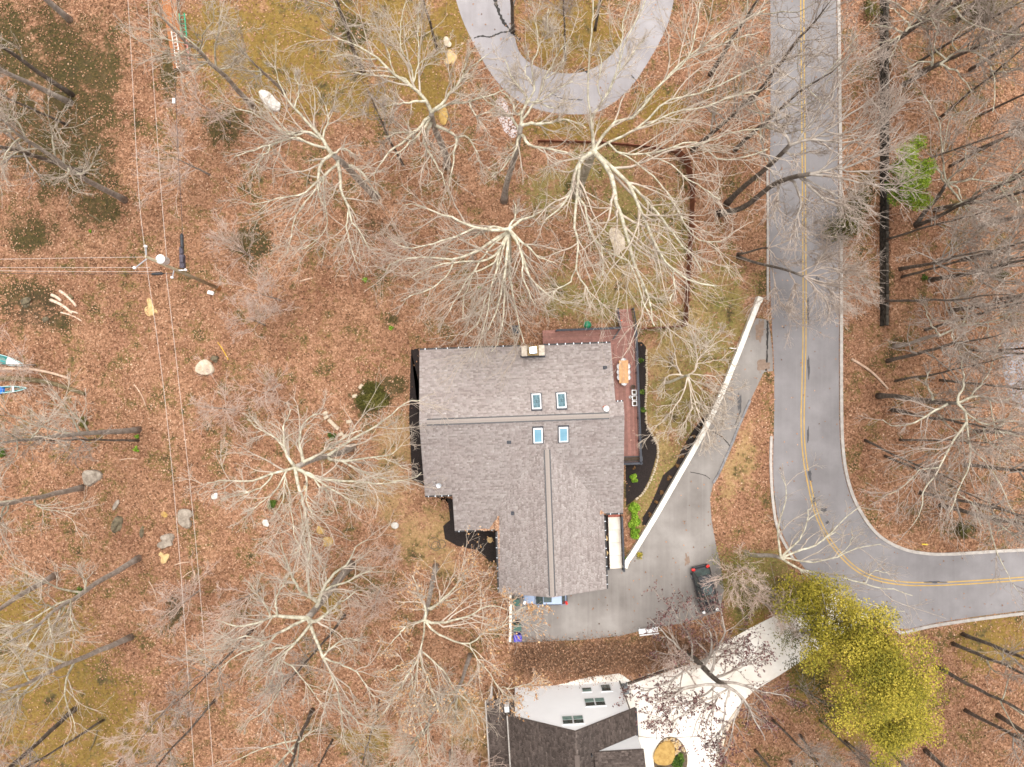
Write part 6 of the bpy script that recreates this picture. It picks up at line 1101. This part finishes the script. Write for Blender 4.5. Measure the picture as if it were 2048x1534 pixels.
for k, (px, py, rx, h, n, mt, lab, ry) in enumerate([(1267,955,.42,.8,900,M_br,'small round bright green shrub in the dark bed',None),(1268,1012,.55,1.3,1300,M_br,'bright green shrub at the top of the cluster beside the walkway fence',.7),(1266,1040,.62,1.4,1500,M_br,'middle bright green shrub beside the walkway fence',.8),(1268,1065,.55,1.2,1200,M_br,'lowest bright green shrub of the cluster beside the walkway fence',.6),(1281,721,.32,.7,420,M_dg,'topmost small green shrub in the bed beside the deck rail',None),(1283,783,.30,.6,360,M_dg,'second small green shrub in the bed beside the deck rail',None),(1285,820,.32,.6,360,M_dg,'third small green shrub in the bed beside the deck rail',None),(1252,1118,.4,.5,260,M_br,'sparse yellow-green plant at the foot of the white wall',None),(1278,1112,.5,.4,200,M_yg,'loose yellow-green sprig over the white wall end',None),
    (748,795,2.6,.7,5200,M_ol,'wide low olive-green shrub left of the house',1.5),(664,872,.45,.5,420,M_dg,'small dark green plant beside the paving blocks',None),(545,1008,.55,.7,520,M_dg,'dark green plant below the white tree left of the house',None),(170,843,.6,.6,600,M_ol,'round olive-green bush left of the grey trunks',None),(276,873,.25,.4,160,M_br,'small green plant between the two grey trunks',None),(274,898,.3,.4,200,M_br,'small green plant below the two grey trunks',None),(8,905,.6,.8,420,M_dg,'dark green plant at the left edge',None),(160,1182,.5,.6,300,M_dg,'small green plant against the long grey trunk',None),(782,655,.3,.4,160,M_br,'tiny bright green plant in the leaves above the house',None),(183,463,.2,.3,90,M_br,'tiny green tuft below the ivy at upper left',None),(1355,1520,.62,.45,2200,M_dg,'round dark green grassy clump on the driveway island',.95),(1322,1538,.5,.4,700,leafmat('black_green', (.01, .014, .006), (.03, .035, .015), (.07, .08, .03)),'blackish low plant on the driveway island',.4),
    (1290,1505 + 700,.1,.1,10,M_dg,'',None),(960,575,.25,.3,100,M_br,'tiny green tuft under the fan-shaped tree',None),(730,560,.3,.3,110,M_br,'faint green tuft left of the fan-shaped tree',None),(1845,555,.4,.5,200,M_dg,'small green plant among the trunks right of the road',None),(2000,550,.8,.8,500,M_ol,'olive plant at the far right edge',None),(1925,1060,.8,.8,500,M_ol,'dark olive bush above the right end of the road',None),(1960,15,1.6,1.2,1500,M_ol,'dark green bush at the top right corner',None),(2020,70,1.0,1.0,800,M_ol,'dark green bush at the right edge near the top',None),(1735,25,1.2,1.2,900,M_ol,'mossy green bush at the top end of the dark stone wall',1.6),(1170,215 + 2000,.1,.1,10,M_dg,'',None)]):
    if lab: bush(px, py, rx, h, n, mt, lab, 500 + k, .085 if n < 1000 else .11, ry=ry)
# dormant brown shrubs in the sloping mulch bed
for k, (px, py) in enumerate([(1418,838),(1402,856),(1386,872),(1372,892),(1362,912),(1354,930),(1338,956),(1322,984),(1312,1004),(1300,1028)]):
    bush(px, py, .28, .4, 170, M_dry, f'{("first","second","third","fourth","fifth","sixth","seventh","eighth","ninth","tenth")[k]} dormant brown shrub from the top along the white wall', 600 + k, .06, 'dormant_shrub', 7, grp='dormant shrubs in the sloping bed')
bush(1268, 1125 - 190, .2, .3, 90, M_dry, 'small brown clump below the deck end in the dark bed', 640, .06, 'dormant_shrub', 6)
# brown brush strip between parking area and the neighbour
rs = np.random.default_rng(77); n = 4200; px = rs.uniform(1030, 1420, n); py = 1312 + rs.normal(0, 24, n) + 7 * np.sin(px * .05) + 5 * np.sin(px * .13 + 1) - (px - 1200) * .02; ok = (py > 1282 - (px > 1200) * (px - 1200) * .10) & (py < 1352 - (px > 1180) * (px - 1180) * .16); px, py = px[ok], py[ok]; m = len(px)
b0 = np.array([W(a, c) for a, c in zip(px, py)]); d = nz(rs.normal(0, 1, (m, 3)) * (1, 1, .3) + (0, 0, .7)); ln = rs.uniform(.4, 1.3, m)[:, None]; Q = np.stack([b0, b0 + d * ln * .5, b0 + d * ln + rs.normal(0, .15, (m, 3)), b0 + d * ln * 1.25 + rs.normal(0, .25, (m, 3))], 1); Q[:, :, 2] = np.maximum(Q[:, :, 2], .02)
V, f = tube(Q, np.repeat(np.linspace(.014, .006, 4)[None], m, 0), 3, False); tag(obj('bramble', npmesh('bramble', V, f), bark('bramble_stem', (.12, .065, .042), (.24, .14, .09), (.38, .25, .17))), 'tangled brown bramble strip between the parking area and the white house', 'bramble', kind='stuff')
Pm = Q[:, 1:].reshape(-1, 3); Pm = Pm[rs.integers(0, len(Pm), 7000)] + rs.normal(0, .2, (7000, 3)); V, f = quads(Pm, .10, rs); tag(obj('bramble_leaves', npmesh('bramble_leaves', V, [f], False, rs.uniform(.1, .8, 7000)), M_leaf), 'dry brown leaves caught in the bramble strip', 'leaves', kind='stuff')

# ------------------------------------------------------------------ leaf litter: loose leaves over the ground
rs = np.random.default_rng(9); n = 330000; X = rs.uniform(-53, 53, n); Y = rs.uniform(-40.5, 40.5, n); keep = np.ones(n, bool); paved = np.zeros(n, bool)
for P in PAVED + BEDS: paved |= in_poly(X, Y, P)
Hp = [wl(a, b, 0)[:2] for a, b in [(aL + .8, bN - .6), (aR1 - .5, bN - .6), (aR2 - .6, bB), (aR2 - .6, bS3 + .6), (aWr - .6, bS3), (aWr - .6, bG + .7), (aWl + .6, bG + .7), (aWl + .6, bS2 + .6), (aA + .7, bS2 + .6), (aA + .7, bS1 + .7), (aL + .8, bS1 + .7)]]
keep &= ~in_poly(X, Y, Hp); keep &= ~(paved & (rs.uniform(0, 1, n) > .012))
g_ = np.maximum(np.maximum(patchval('moss', X, Y), patchval('grass', X, Y)), np.maximum(patchval('straw', X, Y), .8 * patchval('dark', X, Y))); keep &= rs.uniform(0, 1, n) > .80 * sstep(.2, .8, g_)
X, Y = X[keep], Y[keep]; Z = gz(X, Y) + rs.uniform(.02, .075, len(X)); V, f = quads(np.c_[X, Y, Z], .125, rs, .28, 1.35)
lf = .5 * np.sin(X * .31 + 1.1 * np.sin(Y * .23)) * np.sin(Y * .27 + 2) + .5 * np.sin(X * .83 + Y * .41) * np.sin(Y * .77 - X * .3 + 1)
tone = np.clip(.47 + .10 * lf + rs.normal(0, .155, len(X)), 0, 1)
tag(obj('leaf_litter', npmesh('leaf_litter', V, [f], False, tone), M_leaf), 'brown and tan fallen leaves strewn over the ground', 'leaves', kind='stuff')
n = 500; px = rs.uniform(1090, 1272, n); py = rs.uniform(660, 920, n); ok = (px > 1224) | (py < 686); P = np.array([W(a, c, ZD) for a, c in zip(px[ok], py[ok])]); P = P[rs.uniform(0, 1, len(P)) < .12]; P[:, 2] += .02; V, f = quads(P, .1, rs, .25); tag(obj('deck_leaves', npmesh('deck_leaves', V, [f], False, rs.uniform(.3, 1, len(P))), M_leaf), 'a few dry leaves scattered on the deck boards', 'leaves', kind='stuff')
